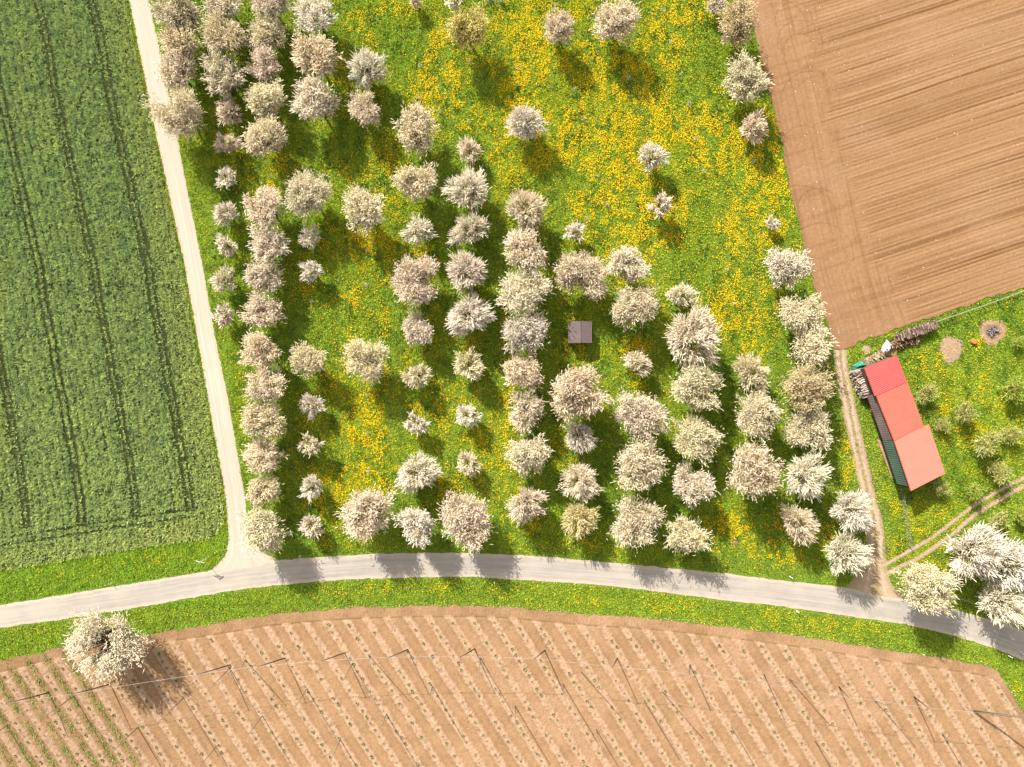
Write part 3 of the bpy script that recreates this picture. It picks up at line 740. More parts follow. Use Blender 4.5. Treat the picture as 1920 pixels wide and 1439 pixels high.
def make_tree(seed, R, style):
    """returns (trunk mesh, crown mesh, crown centre height). style: 'dense', 'wand', 'open', 'garden'"""
    r = np.random.RandomState(seed)
    rz = R*(0.80 if style != 'wand' else 0.9)*(0.8 if style == 'open' else 1)
    zc = {'dense': 2.3, 'wand': 1.7, 'open': 1.7, 'garden': 0.5}[style] + rz*0.95
    if R < 2.4: zc = (1.25 if style != 'garden' else 0.65)+rz
    ph = r.rand(8)*6.28
    def rad(d):      # lumpy outline
        a = np.arctan2(d[..., 1], d[..., 0])
        return 1+0.13*np.sin(2*a+ph[0])+0.12*np.sin(3*a+ph[1])+0.09*np.sin(5*a+ph[2]+2*d[..., 2])+0.05*np.sin(8*a+ph[3]+5*d[..., 2])
    dens = {'dense': 1.0, 'wand': 0.62, 'open': 0.8, 'garden': 0.32}[style]
    nb = int((26+15*R*R*0.62)*(1.0 if style != 'wand' else 0.8))
    d = norm(r.randn(nb, 3)*np.array([1, 1, 0.9])+np.array([0, 0, 0.22]))
    if style == 'open':            # old tree: hollow middle, clustered limbs
        d[:, 2] = np.abs(d[:, 2])*0.8-0.15; d = norm(d)
        aa = np.arctan2(d[:, 1], d[:, 0]); keep = (np.sin(aa*3+1.3) > -0.75) & (d[:, 2] < 0.85); d = d[keep]; nb = len(d)
    start = np.array([0, 0, zc-rz*0.75])
    ends = np.array([0, 0, zc])+d*np.array([R, R, rz])*(rad(d)*(0.68+0.30*r.rand(nb)))[:, None]
    # several limbs each carry a lobe of their own: uneven outline with gaps between
    nl_ = r.randint(5, 9); la = r.rand()*6.28+np.arange(nl_)*6.28/nl_*(0.8+0.4*r.rand(nl_)); lr = (0.36+0.30*r.rand(nl_))
    lc = np.c_[np.cos(la)*lr*R, np.sin(la)*lr*R, zc+(r.rand(nl_)-0.45)*0.9*rz]; lR = R*(0.28+0.24*r.rand(nl_))
    if style in ('dense', 'garden'):
        who = r.randint(0, nl_, nb); m_ = r.rand(nb) < 0.86
        alt = lc[who]+d*np.array([1, 1, 0.9])*(lR[who]*(0.7+0.5*r.rand(nb)))[:, None]
        ends = np.where(m_[:, None], alt, ends)
    else: who = np.zeros(nb, int); m_ = np.zeros(nb, bool)
    ends[:, 2] = np.maximum(ends[:, 2], 0.55)
    P = []; D = []; L = []; Wd = []
    for i in range(nb):
        nt_ = int((32*dens if style != 'wand' else (19 if R < 3 else 24))*(0.75+0.5*r.rand())*(1.0 if R > 2.4 else 0.75))
        tpar = 0.50+0.52*r.rand(nt_)**0.7
        base = start+(ends[i]-start)*tpar[:, None]
        spread = (0.10*R if style != 'wand' else 0.09*R)
        base = base+r.randn(nt_, 3)*spread*(0.5+0.5*tpar[:, None])
        out = norm(base-(lc[who[i]] if m_[i] else np.array([0, 0, zc-rz*0.35])))
        bd = norm((ends[i]-start)[None])
        rnd = 0.75 if style != 'wand' else 0.42
        dd_ = norm(out*0.8+bd*0.35+r.randn(nt_, 3)*rnd+np.array([0, 0, 0.25]))
        P.append(base); D.append(dd_)
        if style == 'wand':
            L.append(0.50+0.70*r.rand(nt_)*min(1.1, R/2.6)); Wd.append((0.050 if R < 3 else 0.043)+0.028*r.rand(nt_))
        else:
            L.append(0.28+0.60*r.rand(nt_)**1.6); Wd.append(0.036+0.040*r.rand(nt_))
    P = np.vstack(P); D = np.vstack(D); L = np.concatenate(L); Wd = np.concatenate(Wd)
    if style == 'open':
        aa = np.arctan2(P[:, 1], P[:, 0]); rr = np.hypot(P[:, 0], P[:, 1])/R
        ok = ~((rr < 0.13+0.07*np.sin(aa*2+0.6)) | ((np.abs((aa-0.75+np.pi) % (2*np.pi)-np.pi) < 0.28) & (rr < 0.62)) | ((np.abs((aa+2.3+np.pi) % (2*np.pi)-np.pi) < 0.20) & (rr < 0.75)))
        P, D, L, Wd = P[ok], D[ok], L[ok], Wd[ok]
    if style == 'garden': L *= 1.05; Wd *= 0.75
    n = len(P)
    a = norm(np.cross(D, r.randn(n, 3))); b = np.cross(D, a)
    bend = norm(r.randn(n, 3)+np.array([0, 0, 0.5]))*0.18
    K = 4; V = np.empty((n, K, 3, 3))
    prof = [0.55, 1.0, 0.9, 0.25]
    for k in range(K):
        t = k/(K-1)
        c = P+D*(L*t)[:, None]+bend*(L*t*t)[:, None]
        w_ = Wd*prof[k]*(0.75+0.5*r.rand(n))
        for s in range(3):
            th = 2*math.pi*s/3+k*0.7
            V[:, k, s] = c+(a*math.cos(th)+b*math.sin(th))*w_[:, None]
    base = (np.arange(n)*K*3)[:, None]
    q = []
    for k in range(K-1):
        for s in range(3): q.append([k*3+s, k*3+(s+1) % 3, (k+1)*3+(s+1) % 3, (k+1)*3+s])
    q = np.array(q).reshape(1, -1)
    F = (base+q).reshape(-1)
    V = V.reshape(-1, 3)
    nf = len(F)//4; mi = np.zeros(nf, int)
    # leaves: small quads between the flowering twigs
    nl = int(n*{'dense': 0.8, 'wand': 0.6, 'open': 0.4, 'garden': 1.6}[style])
    j = r.randint(0, n, nl)
    c = P[j]-norm(P[j]-np.array([0, 0, zc]))*0.25+r.randn(nl, 3)*0.22
    u = norm(r.randn(nl, 3)); v = norm(np.cross(u, r.randn(nl, 3)))
    s = (0.06+0.07*r.rand(nl))[:, None]
    LV = np.stack([c-u*s*1.5, c-v*s*0.6, c+u*s*1.5, c+v*s*0.6], 1).reshape(-1, 3)
    LV[:, 2] = np.maximum(LV[:, 2], 0.3)
    F = np.concatenate([F, len(V)+np.arange(nl*4)]); mi = np.concatenate([mi, np.ones(nl, int)])
    V = np.vstack([V, LV])
    crown = mesh_np('crown', V, F, 4, [M_bloss if style != 'garden' else M_greenleaf, M_leaf], None, False, mi)
    # trunk and limbs
    mb = MB(); tr_r = 0.045*R+0.05
    mb.tube([(0, 0, -0.05), (0.03*R, 0.02*R, start[2]*0.55), tuple(start)], [tr_r*1.25, tr_r, tr_r*0.85], 8)
    sel = r.permutation(nb)[:max(7, int(nb*0.45))]
    for i in sel:
        m1 = start+(ends[i]-start)*0.45+np.array([r.randn()*0.06*R, r.randn()*0.06*R, -0.10*R*r.rand()])
        e1 = start+(ends[i]-start)*0.88
        mb.tube([tuple(start-np.array([0, 0, 0.1])), tuple(m1), tuple(e1)], [tr_r*0.55, tr_r*0.30, tr_r*0.10], 5, cap=False)
    me = bpy.data.meshes.new('trunk'); me.from_pydata(mb.v, [], mb.f); me.materials.append(M_bark)
    me.polygons.foreach_set('use_smooth', [True]*len(mb.f)); me.update()
    return me, crown, zc

PROTO = {}
for st, R0, cnt in (('dense', 4.3, 7), ('dense', 3.3, 9), ('dense', 2.4, 3), ('dense', 1.8, 2), ('wand', 3.3, 6), ('wand', 2.2, 6), ('wand', 1.5, 4), ('open', 6.0, 1), ('garden', 1.9, 3)):
    PROTO[(st, R0)] = [make_tree(1000+int(R0*37)+i*13+len(st), R0, st) for i in range(cnt)]

TINT = {'white': (0.93, 0.85, 0.73), 'snow': (0.95, 0.89, 0.77), 'peach': (0.91, 0.80, 0.66), 'pink': (0.91, 0.775, 0.65), 'grey': (0.86, 0.77, 0.62),
        'cream': (0.90, 0.82, 0.63), 'olive': (0.74, 0.66, 0.28), 'yellow': (0.84, 0.75, 0.45), 'buff': (0.76, 0.63, 0.42), 'green': (0.42, 0.54, 0.08), 'palegreen': (0.54, 0.55, 0.21)}
ADJ = {'white': 'white', 'snow': 'bright white', 'peach': 'peachy white', 'pink': 'pinkish', 'grey': 'greyish white', 'cream': 'creamy', 'olive': 'yellow-olive', 'yellow': 'yellowish', 'buff': 'brownish cream',
       'green': 'fresh green', 'palegreen': 'pale green'}
ORD = ['top', 'second', 'third', 'fourth', 'fifth', 'sixth', 'seventh', 'eighth', 'ninth', 'tenth', 'eleventh', 'twelfth', 'thirteenth', 'fourteenth', 'fifteenth', 'sixteenth']
# apparent crown centre (px,py), apparent diameter px, form, tint - listed from top to bottom of each row
ROWS = [
 ('row overhanging the upper gravel track', [(336,22,84,'d','grey'),(338,82,80,'d','grey'),(330,134,78,'d','grey'),(334,210,100,'d','grey')]),
 ('second row from the gravel track', [(420,4,80,'d','grey'),(421,68,84,'d','grey'),(413,141,84,'d','cream'),(428,208,50,'w','peach'),(426,269,42,'w','peach'),(424,334,42,'w','white'),(422,400,44,'w','white'),(424,460,38,'w','white'),(419,527,47,'w','white'),(420,592,38,'w','peach')]),
 ('long third row beside the gravel track', [(507,6,72,'d','grey'),(502,61,74,'d','cream'),(497,122,68,'d','peach'),(499,187,78,'d','cream'),(496,258,80,'d','cream'),(497,388,80,'d','peach'),(500,458,80,'d','peach'),(494,518,74,'d','peach'),(490,585,74,'d','peach'),(490,658,76,'d','peach'),(500,720,82,'d','grey'),(492,790,82,'d','grey'),(491,856,76,'d','peach'),(495,922,72,'d','grey'),(490,996,98,'d','cream')]),
 ('fourth row from the gravel track', [(591,28,80,'d','white'),(590,106,88,'d','peach'),(588,187,86,'d','white'),(575,362,92,'d','cream'),(581,445,42,'w','snow'),(584,508,42,'w','snow'),(577,676,72,'d','cream'),(584,760,46,'w','white'),(583,835,40,'w','white'),(584,915,44,'w','snow'),(583,988,44,'w','white')]),
 ('fifth row from the gravel track', [(688,130,72,'w','snow'),(684,206,66,'d','peach'),(682,394,88,'d','cream'),(687,675,90,'d','cream'),(685,962,106,'d','peach')]),
 ('sixth row from the gravel track', [(779,0,26,'w','pink'),(783,242,88,'d','peach'),(780,339,84,'d','cream'),(785,434,56,'w','white'),(780,527,96,'d','pink'),(782,620,66,'d','peach'),(782,707,50,'w','cream'),(782,796,40,'w','white'),(783,886,76,'w','white'),(779,987,80,'d','white')]),
 ('seventh row from the gravel track', [(852,2,34,'w','white'),(877,50,86,'d','olive'),(880,282,46,'w','peach'),(877,355,78,'w','white'),(879,431,66,'w','white'),(876,509,78,'w','white'),(880,591,80,'w','white'),(879,686,58,'w','cream'),(877,780,46,'w','white'),(878,870,46,'w','cream'),(875,975,104,'d','peach')]),
 ('row just left of the grey hut', [(985,230,70,'w','white'),(989,392,74,'w','cream'),(983,470,86,'d','peach'),(981,546,94,'d','white'),(985,623,94,'d','white'),(980,696,78,'d','pink'),(984,771,84,'d','peach'),(992,854,84,'d','cream'),(987,947,70,'w','peach')]),
 ('row containing the grey hut', [(1049,52,64,'d','pink'),(1077,435,36,'w','white'),(1091,516,98,'d','pink'),(1086,736,118,'d','pink'),(1087,822,62,'w','white'),(1087,905,72,'w','white'),(1087,975,68,'w','yellow')]),
 ('row just right of the grey hut', [(1156,40,86,'d','grey'),(1178,498,80,'d','white'),(1190,574,92,'d','cream'),(1197,680,50,'w','cream'),(1200,778,94,'d','peach'),(1200,873,98,'d','peach'),(1194,978,104,'d','peach')]),
 ('second row right of the grey hut', [(1221,294,54,'w','snow'),(1239,385,40,'w','white'),(1278,553,50,'w','snow'),(1302,636,108,'w','white'),(1310,727,102,'d','cream'),(1306,823,98,'d','cream'),(1298,912,82,'d','peach'),(1288,1002,82,'d','cream')]),
 ('second row left of the dirt track', [(1411,699,68,'w','cream'),(1420,779,96,'d','cream'),(1411,887,108,'d','pink'),(1498,981,70,'w','peach')]),
 ('row beside ploughed field and dirt track', [(1342,8,36,'d','grey'),(1386,42,84,'d','buff'),(1397,150,88,'d','cream'),(1414,240,52,'w','peach'),(1477,502,82,'d','white'),(1502,588,94,'d','cream'),(1520,645,84,'d','cream'),(1513,727,94,'d','buff'),(1517,805,90,'d','cream'),(1514,893,82,'w','snow'),(1597,958,74,'w','snow'),(1588,1039,80,'w','snow')]),
]
def pick(form, Rm, k):
    if form == 'd': key = ('dense', 4.3) if Rm > 3.85 else (('dense', 3.3) if Rm > 2.75 else (('dense', 2.4) if Rm > 2.05 else ('dense', 1.8)))
    elif form == 'w': key = ('wand', 3.3) if Rm > 2.65 else (('wand', 2.2) if Rm > 1.8 else ('wand', 1.5))
    elif form == 'o': key = ('open', 6.0)
    else: key = ('garden', 1.9)
    lst = PROTO[key]
    return lst[k % len(lst)], key[1]
cnt = 0
def put_tree(px, py, d, form, tint, label, cat='tree', group='blossoming fruit trees of the orchard', name='blossom_tree'):
    global cnt
    cnt += 1
    r = np.random.RandomState(cnt*7+1)
    Rm = d/2*S*0.96*1.0
    (tm, cm, zc), R0 = pick(form, Rm, cnt*5+r.randint(0, 3))
    s = Rm/R0/ (1.07 if form in 'do' else 1.10)
    sz = s*(0.92+0.2*r.rand())
    x, y, _ = W(px, py, zc*sz)
    e = empty(name, (x, y, 0), r.rand()*6.28 if form != 'o' else 0.4)
    an = 0.90+0.2*r.rand(); e.scale = (s*an, s/an, sz)
    t_ = obj_from('trunk', tm, e); c_ = obj_from('crown', cm, e)
    k = 0.94+0.12*r.rand()
    c = TINT[tint]; c_.color = (min(.95, c[0]*k*(0.98+.04*r.rand())), min(.9, c[1]*k), min(.88, c[2]*k*(0.94+.12*r.rand())), 1)
    tag(e, label, cat, group)
    return e
for rname, trees in ROWS:
    nT = len(trees)
    for i, (px_, py_, d, form, tint) in enumerate(trees):
        size = 'tiny' if d < 42 else ('small' if d < 62 else ('medium' if d < 82 else 'large'))
        o = 'bottom' if i == nT-1 else ORD[i]
        lab = f'{size} {ADJ[tint]} tree, ' + (f'{o}most in {rname}' if o in ('top', 'bottom') else f'{o} from top in {rname}')
        put_tree(px_, py_, d, form, tint, lab)
put_tree(1448, 419, 24, 'w', 'snow', 'lone tiny bright white blossom sapling among dense dandelions by the ploughed field', group=None)
put_tree(196, 1209, 140, 'o', 'grey', 'huge old open-crowned blossom tree standing alone below the road at bottom left', group=None)
G2 = 'blossoming trees right of the dirt track'
put_tree(1742, 1103, 106, 'd', 'cream', 'creamy blossom tree overhanging the road just right of the dirt track mouth', group=G2)
put_tree(1834, 1038, 104, 'w', 'snow', 'leftmost large bright white tree of the clump at the right edge', group=G2)
put_tree(1900, 1062, 96, 'w', 'snow', 'middle white tree of the clump, cut by the right picture edge', group=G2)
put_tree(1886, 1134, 88, 'w', 'snow', 'lowest white tree of the right edge clump, leaning over the roadside verge', group=G2)
G3 = 'green garden trees right of the red-roofed barn'
for (px_, py_, d, tint, lab) in (
    (1737,738,44,'palegreen','pale green small tree just right of the upper barn roof'),
    (1768,797,34,'palegreen','small yellow-green shrub at the step in the barn roof'),
    (1811,775,48,'palegreen','pale olive round tree east of the barn, above the dandelion patch'),
    (1853,832,56,'palegreen','largest pale green garden tree, right of the lower barn roof'),
    (1905,733,58,'green','bright fresh green tree at right edge level with the barn middle'),
    (1896,815,44,'palegreen','pale tree at right edge, upper right of the largest garden tree'),
    (1766,916,38,'palegreen','little shrub in the shade beside the barn lower end'),
    (1876,886,50,'palegreen','greyish green tree just above the twin wheel ruts'),
    (1830,922,40,'green','bright green bush touching the upper wheel rut'),
    (1872,978,46,'palegreen','pale green bush between wheel ruts and white tree clump'),
    (1914,968,36,'green','green bush at right edge under the wheel ruts'),
    (1912,640,30,'green','small green bush at the right edge beside the fire pit')):
    put_tree(px_, py_, d, 'g', tint, lab, 'garden tree', G3, 'garden_tree')

# staked saplings dotted through the meadow
M_stake = m_plain('stake_wood', (0.50, 0.47, 0.42), 0.9, 0.2, 5)
M_post = m_plain('creosoted_pole', (0.07, 0.05, 0.038), 0.9, 0.35, 3)
M_postL = m_plain('weathered_pole', (0.15, 0.11, 0.075), 0.9, 0.25, 3)
def sapling_meshes():
    r = np.random.RandomState(3)
    mb = MB(); mb.tube([(0,0,0),(0,0,1.7)], 0.05, 6); st = mb
    P = np.array([0, 0, 1.0])+r.randn(26, 3)*np.array([0.18, 0.18, 0.3]); mb2 = MB()
    for p in P:
        d = norm(r.randn(3)+np.array([0, 0, 0.6]))*0.3
        mb2.tube([tuple(p), tuple(p+d*0.6), tuple(p+d)], [0.03, 0.045, 0.01], 3)
    return st, mb2
st, cr = sapling_meshes()
def mk(mb, name, mat):
    me = bpy.data.meshes.new(name); me.from_pydata(mb.v, [], mb.f); me.materials.append(mat); me.update(); return me
SAP = (mk(st, 'stake', M_stake), mk(cr, 'crown', M_bloss))
SPTS = [(786,62),(789,126),(787,186),(826,210),(881,120),(880,230),(972,132),(1177,150),(1076,172),(1094,225),(1121,332),(1242,22),(1256,82),(1274,143),(1290,198),(1302,262),(1316,322),(1412,305),(1137,386),
        (690,742),(690,811),(692,882),(586,567),(689,470),(689,536),(1360,507),(1375,570),(1100,412),(512,334)]
SLAB = ['tiny staked sapling in the dandelion meadow, no blossom crown yet']
for i, (a, b_) in enumerate(SPTS):
    x, y, _ = W(a, b_)
    e = empty('staked_sapling', (x, y, 0), i*1.3)
    sc = 0.55+0.35*((i*37) % 10)/10
    e.scale = (sc, sc, sc)
    obj_from('stake', SAP[0], e); c_ = obj_from('crown', SAP[1], e); c_.color = (0.48, 0.50, 0.42, 1)
    tag(e, 'tiny grey-green staked sapling standing low in the dandelion meadow', 'sapling', 'staked saplings dotted through the meadow')

# ------------------------------------------------------------------ hop field furniture
M_hop = m_tint('hop_leaf', 0.2)
hopv = MB(); r_ = np.random.RandomState(9)
for i in range(14):
    a = r_.rand()*6.28; l = 0.20+0.18*r_.rand(); wd = 0.11
    c = Vector((math.cos(a)*0.05, math.sin(a)*0.05, 0.08)); t_ = Vector((math.cos(a)*l, math.sin(a)*l, 0.18+0.2*r_.rand())); s_ = Vector((-math.sin(a), math.cos(a), 0))*wd
    hopv.add([c, (c+t_)/2+s_, t_, (c+t_)/2-s_], [(0,1,2,3)])
hop_me = mk(hopv, 'hop_plant', m_plain('hop_leaves', (0.085, 0.105, 0.022), 0.9, 0.35, 2.5))
plants = []
for ci in range(-45, 60):
    for k_ in range(0, 150):
        a = 1100+k_*14.6 + ((ci*7) % 5)*2.3
        # point on row ci at along-distance a
        q = RN*(ROW0+ci*ROW)+RD*(a-600)
        if not (-30 < q[0] < 1950 and 1100 < q[1] < 1470): continue
        bend = 0.00002*(q[1]-1290)*(q[0]-900); q = q-RN*bend
        plants.append((q[0]+r_.randn()*0.8, q[1]+r_.randn()*0.8))
plants = np.array(plants)
inside = pip(plants[:, 0], plants[:, 1], P_hop) & (plants[:, 1]-hop_top_y(plants[:, 0]) > 26)
plants = plants[inside & (r_.rand(len(plants)) < 0.9)]
c0v = (150*RN[0]+1240*RN[1]-ROW0)/ROW
cc_ = np.round(hop_rc(plants[:, 0], plants[:, 1]))
inframe = (plants[:, 0] > 4) & (plants[:, 0] < 1916) & (plants[:, 1] < 1434)
dist = np.hypot(plants[:, 0]-CX, plants[:, 1]-CY)+(~inframe)*1e4
order = np.argsort(dist)
for i in order[:300]:
    x, y, _ = W(*plants[i])
    o = obj_from('hop_plant', hop_me); o.location = (x, y, 0.14); o.rotation_euler = (0, 0, r_.rand()*6.28)
    s_ = 0.40+0.55*r_.rand(); o.scale = (s_, s_, s_)
    tag(o, 'young green hop plant sprouting on a pale soil ridge in the hop field', 'hop plant', 'young hop plants along the ridges')
rest = MB(); base_v = [Vector(v) for v in hopv.v]
for i in order[300:]:
    x, y, _ = W(*plants[i]); s_ = 0.40+0.55*r_.rand(); a = r_.rand()*6.28; ca, sa = math.cos(a)*s_, math.sin(a)*s_
    rest.add([(x+v.x*ca-v.y*sa, y+v.x*sa+v.y*ca, 0.14+v.z*s_) for v in base_v], hopv.f)
tag(rest.build('hop_plants', hop_me.materials[0]), 'the farther young hop plants dotted along the soil ridges', 'hop plants', kind='stuff')
print('hop plants', len(plants))

tips = []
def pole(bx, by, lean, h, rad, mat, label, group):
    x, y, _ = W(bx, by)
    e = empty('hop_pole', (x, y, 0))
    tx, ty = lean[0]*S, -lean[1]*S
    m_ = MB(); m_.tube([(0,0,-0.1),(tx*.5,ty*.5,h*.5),(tx,ty,h)], [rad*1.15, rad, rad*0.8], 8)
    m_.build('pole_shaft', mat, e, True)
    m2 = MB(); m2.tube([(tx*0.985,ty*0.985,h-0.12),(tx*1.0,ty*1.0,h+0.03)], rad*1.1, 8); m2.build('pole_cap', mat, e)
    tag(e, label, 'pole', group)
    return (x+tx, y+ty, h)
M_metal = m_plain('galvanised', (0.42, 0.42, 0.41), 0.5, 0.1, 4, metal=0.3)
OUT = [(93,1299),(208,1283),(429,1248),(536,1234),(648,1224),(766,1218),(891,1217),(1022,1220),(1158,1235),(1294,1247),(1433,1266),(1573,1288),(1714,1307)]
ordn = ['leftmost','second','third','fourth','fifth','sixth','seventh','eighth','ninth','tenth','eleventh','twelfth','thirteenth','fourteenth','fifteenth','sixteenth','seventeenth','eighteenth','nineteenth','twentieth']
tips_out = []
for i, (a, b_) in enumerate(OUT):
    lab = ('leftmost' if i == 0 else f'{ordn[i]} from left') + ' of the dark leaning poles along the upper edge of the hop field'
    tips_out.append(pole(a, b_, (-22, -17), 7.2, 0.09, M_post, lab, 'leaning edge poles of the hop trellis'))
VP = [(14,1360),(139,1305),(259,1364),(345,1308),(406,1399),(432,1252),(493,1341),(576,1291),(639,1386),(661,1244),(725,1338),(811,1286),(901,1234),(966,1324),(1055,1282),(1118,1368),(1208,1314),(1371,1363),(1528,1390),(1766,1377)]
VP.sort()
tv = {}
for i, (a, b_) in enumerate(VP):
    lab = ('leftmost' if i == 0 else f'{ordn[i]} from left') + ' of the thin upright poles inside the hop field'
    tv[(a, b_)] = pole(a, b_, (0, 0), 7.8, 0.075, M_postL, lab, 'upright inner poles of the hop trellis')
BP = [(460,1237),(691,1228),(1089,1260),(1240,1297),(1479,1274),(1638,1313)]
for i, (a, b_) in enumerate(BP):
    lab = ('leftmost' if i == 0 else f'{ordn[i]} from left') + ' of the pale poles tilting right in the hop field'
    pole(a, b_, (19, -11), 7.0, 0.075, M_postL, lab, 'pale tilted brace poles of the hop trellis')
tR = pole(1823, 1334, (44, -26), 7.0, 0.16, M_post, 'thick dark leaning corner pole of the hop trellis near the right edge', None)
# wires
def sag(p, q, s=0.15, n=7):
    return [(p[0]+(q[0]-p[0])*t, p[1]+(q[1]-p[1])*t, p[2]+(q[2]-p[2])*t-s*4*t*(1-t)) for t in [i/(n-1) for i in range(n)]]
M_wire = m_plain('steel_cable', (0.25, 0.24, 0.23), 0.5, 0.1, 3, metal=0.2)
wr_ = MB()
e0 = W(-60, 1335, 7.2)
pts = []
allp = [e0]+tips_out+[tR]
for p, q in zip(allp[:-1], allp[1:]): pts += sag(p, q)[:-1]
pts.append(allp[-1]); wr_.tube(pts, 0.022, 5)
tag(wr_.build('trellis_cable', M_wire), 'thin grey steel cable strung across the tops of the leaning edge poles', 'cable')
for i, (q, lab) in enumerate(((W(2010, 1378, 0.2), 'upper grey stay cable running right from the thick corner hop pole'), (W(2010, 1420, 0.2), 'lower grey stay cable running right from the thick corner hop pole'))):
    wr_ = MB(); wr_.tube(sag(tR, q, 0.3), 0.025, 5)
    tag(wr_.build('stay_cable', M_wire), lab, 'cable', 'stay cables of the corner pole')

# ------------------------------------------------------------------ grey hut
def roof_sheet(corners, ribs, amp, thick, mat, name, parent, label=None, origin=(0, 0, 0)):
    """corners: a (start,left) b (start,right) c (end,right) d (end,left); ribs run from left to right edge"""
    a, b, c, d = [Vector(p)-Vector(origin) for p in corners]
    n = ribs*4; V = []
    for i in range(n+1):
        t = i/n; l = a.lerp(d, t); r = b.lerp(c, t); o = amp*(0.5+0.5*math.cos(2*math.pi*i/4))
        V += [l+Vector((0, 0, o)), r+Vector((0, 0, o)), r+Vector((0, 0, o-thick)), l+Vector((0, 0, o-thick))]
    F = []
    for i in range(n):
        q = i*4; s = q+4
        F += [(q, q+1, s+1, s), (q+1, q+2, s+2, s+1), (q+2, q+3, s+3, s+2), (q+3, q, s, s+3)]
    F += [(3, 2, 1, 0), (n*4, n*4+1, n*4+2, n*4+3)]
    mb = MB(); mb.add(V, F)
    import bmesh
    o = mb.build(name, mat, parent)
    bm = bmesh.new(); bm.from_mesh(o.data); bmesh.ops.recalc_face_normals(bm, faces=bm.faces); bm.to_mesh(o.data); bm.free()
    if label: o['label'] = label
    return o
hx, hy, _ = W(1087.5, 623, 2.3)
hut = empty('hut', (hx, hy, 0))
M_hutroof = m_plain('grey_felt', (0.098, 0.076, 0.078), 0.9, 0.12, 1.2, 0.2)
M_darkwood = m_plain('dark_boards', (0.085, 0.060, 0.045), 0.9, 0.3, 4)
hw, hd = 21.7*S*0.98, 20.2*S*0.98
mb = MB(); ew = hw-0.18; ed = hd-0.18
mb.hexa([(-ew,-ed,0),(ew,-ed,0),(ew,ed,0),(-ew,ed,0)], [(-ew,-ed,2.05),(ew,-ed,2.05),(ew,ed,2.05),(-ew,ed,2.05)])
for sy in (-1, 1):
    mb.add([(-ew, sy*ed, 2.05), (ew, sy*ed, 2.05), (0.03*ew, sy*ed, 2.45)], [(0,1,2)])
mb.build('wall', M_darkwood, hut)
for i in range(13):
    pass
roof_sheet([(0.08,hd,2.62),(-hw,hd,2.2),(-hw,-hd,2.2),(0.08,-hd,2.62)], 9, 0.003, 0.05, M_hutroof, 'roof', hut)
roof_sheet([(0.08,hd,2.62),(hw,hd,2.2),(hw,-hd,2.2),(0.08,-hd,2.62)], 9, 0.003, 0.05, m_plain('grey_felt_b', (0.092, 0.071, 0.074), 0.9, 0.10, 1.2, 0.2), 'roof', hut)
mb = MB(); mb.tube([(0.08,-hd-0.02,2.645),(0.08,hd+0.02,2.645)], 0.05, 6); mb.build('ridge_cap', M_hutroof, hut)
mb = MB()
for sx in (-1, 1): mb.box((sx*(hw+0.012), 0, 2.15), (0.025, hd*2+0.05, 0.12))
mb.box((0, -hd-0.012, 2.14), (hw*1.96, 0.022, 0.07)); mb.build('fascia', m_plain('pale_fascia', (0.24, 0.18, 0.18), 0.8, 0.1), hut)
mb = MB(); mb.box((0.3, -ed-0.03, 0.95), (0.9, 0.05, 1.85)); dr = mb.build('door', m_plain('door_boards', (0.13, 0.09, 0.06), 0.9), hut)
mb = MB(); mb.box((0.65, -ed-0.08, 1.0), (0.04, 0.05, 0.14)); mb.build('handle', M_metal, dr)
tag(hut, 'small square garden hut with a plain mauve-grey gable roof among the blossom trees', 'hut')

# ------------------------------------------------------------------ red roofed barn
def m_sheet(name, c, var=0.08, rough=0.55):
    b = NB(name, rough, 0.3)
    nz = b.noise(0.5, b.pos(), 4); n2 = b.noise(7, b.pos(), 3)
    cc = b.mix(b.ramp(nz, 0.3, 0.7), tuple(x*(1-var) for x in c), tuple(min(1, x*(1+var)) for x in c))
    cc = b.mix(b.ramp(n2, 0.55, 0.8, 0, 0.25), cc, tuple(x*0.75 for x in c))
    b.color(cc); return b.m
M_redA = m_sheet('red_sheet', (0.41, 0.055, 0.052)); M_redB = m_sheet('faded_red_sheet', (0.37, 0.075, 0.052), 0.06); M_redC = m_sheet('salmon_sheet', (0.46, 0.125, 0.092), 0.04)
M_brn = m_sheet('brown_corrugated', (0.062, 0.046, 0.042), 0.35, 0.9); M_grn = m_sheet('green_corrugated', (0.020, 0.044, 0.027), 0.2, 0.8)
barn_o = W(1697, 795, 0)
barn = empty('barn', (barn_o[0], barn_o[1], 0))
ZW, ZE = 3.75, 3.25
def RC(a, b, c, d, dz=0): # a topleft(W) b topright(E) c bottomright d bottomleft
    return [W(*a, ZW+dz), W(*b, ZE+dz), W(*c, ZE+dz), W(*d, ZW+dz)]
roof_sheet(RC((1621.5,690.5),(1681.5,666.5),(1700,715.5),(1641,742.5), 0.10), 17, 0.05, 0.06, M_redA, 'roof', barn, 'bright cherry red corrugated upper section of the roof', barn_o)
roof_sheet(RC((1643.5,742),(1700.5,714.5),(1731.5,799),(1678,829), 0), 32, 0.06, 0.06, M_redB, 'roof', barn, 'faded orange-red ribbed middle section of the roof', barn_o)
roof_sheet(RC((1677.5,828),(1741,796),(1772,888),(1708.5,920.5), 0.22), 30, 0.02, 0.08, M_redC, 'roof', barn, 'smooth salmon red lower section of the roof', barn_o)
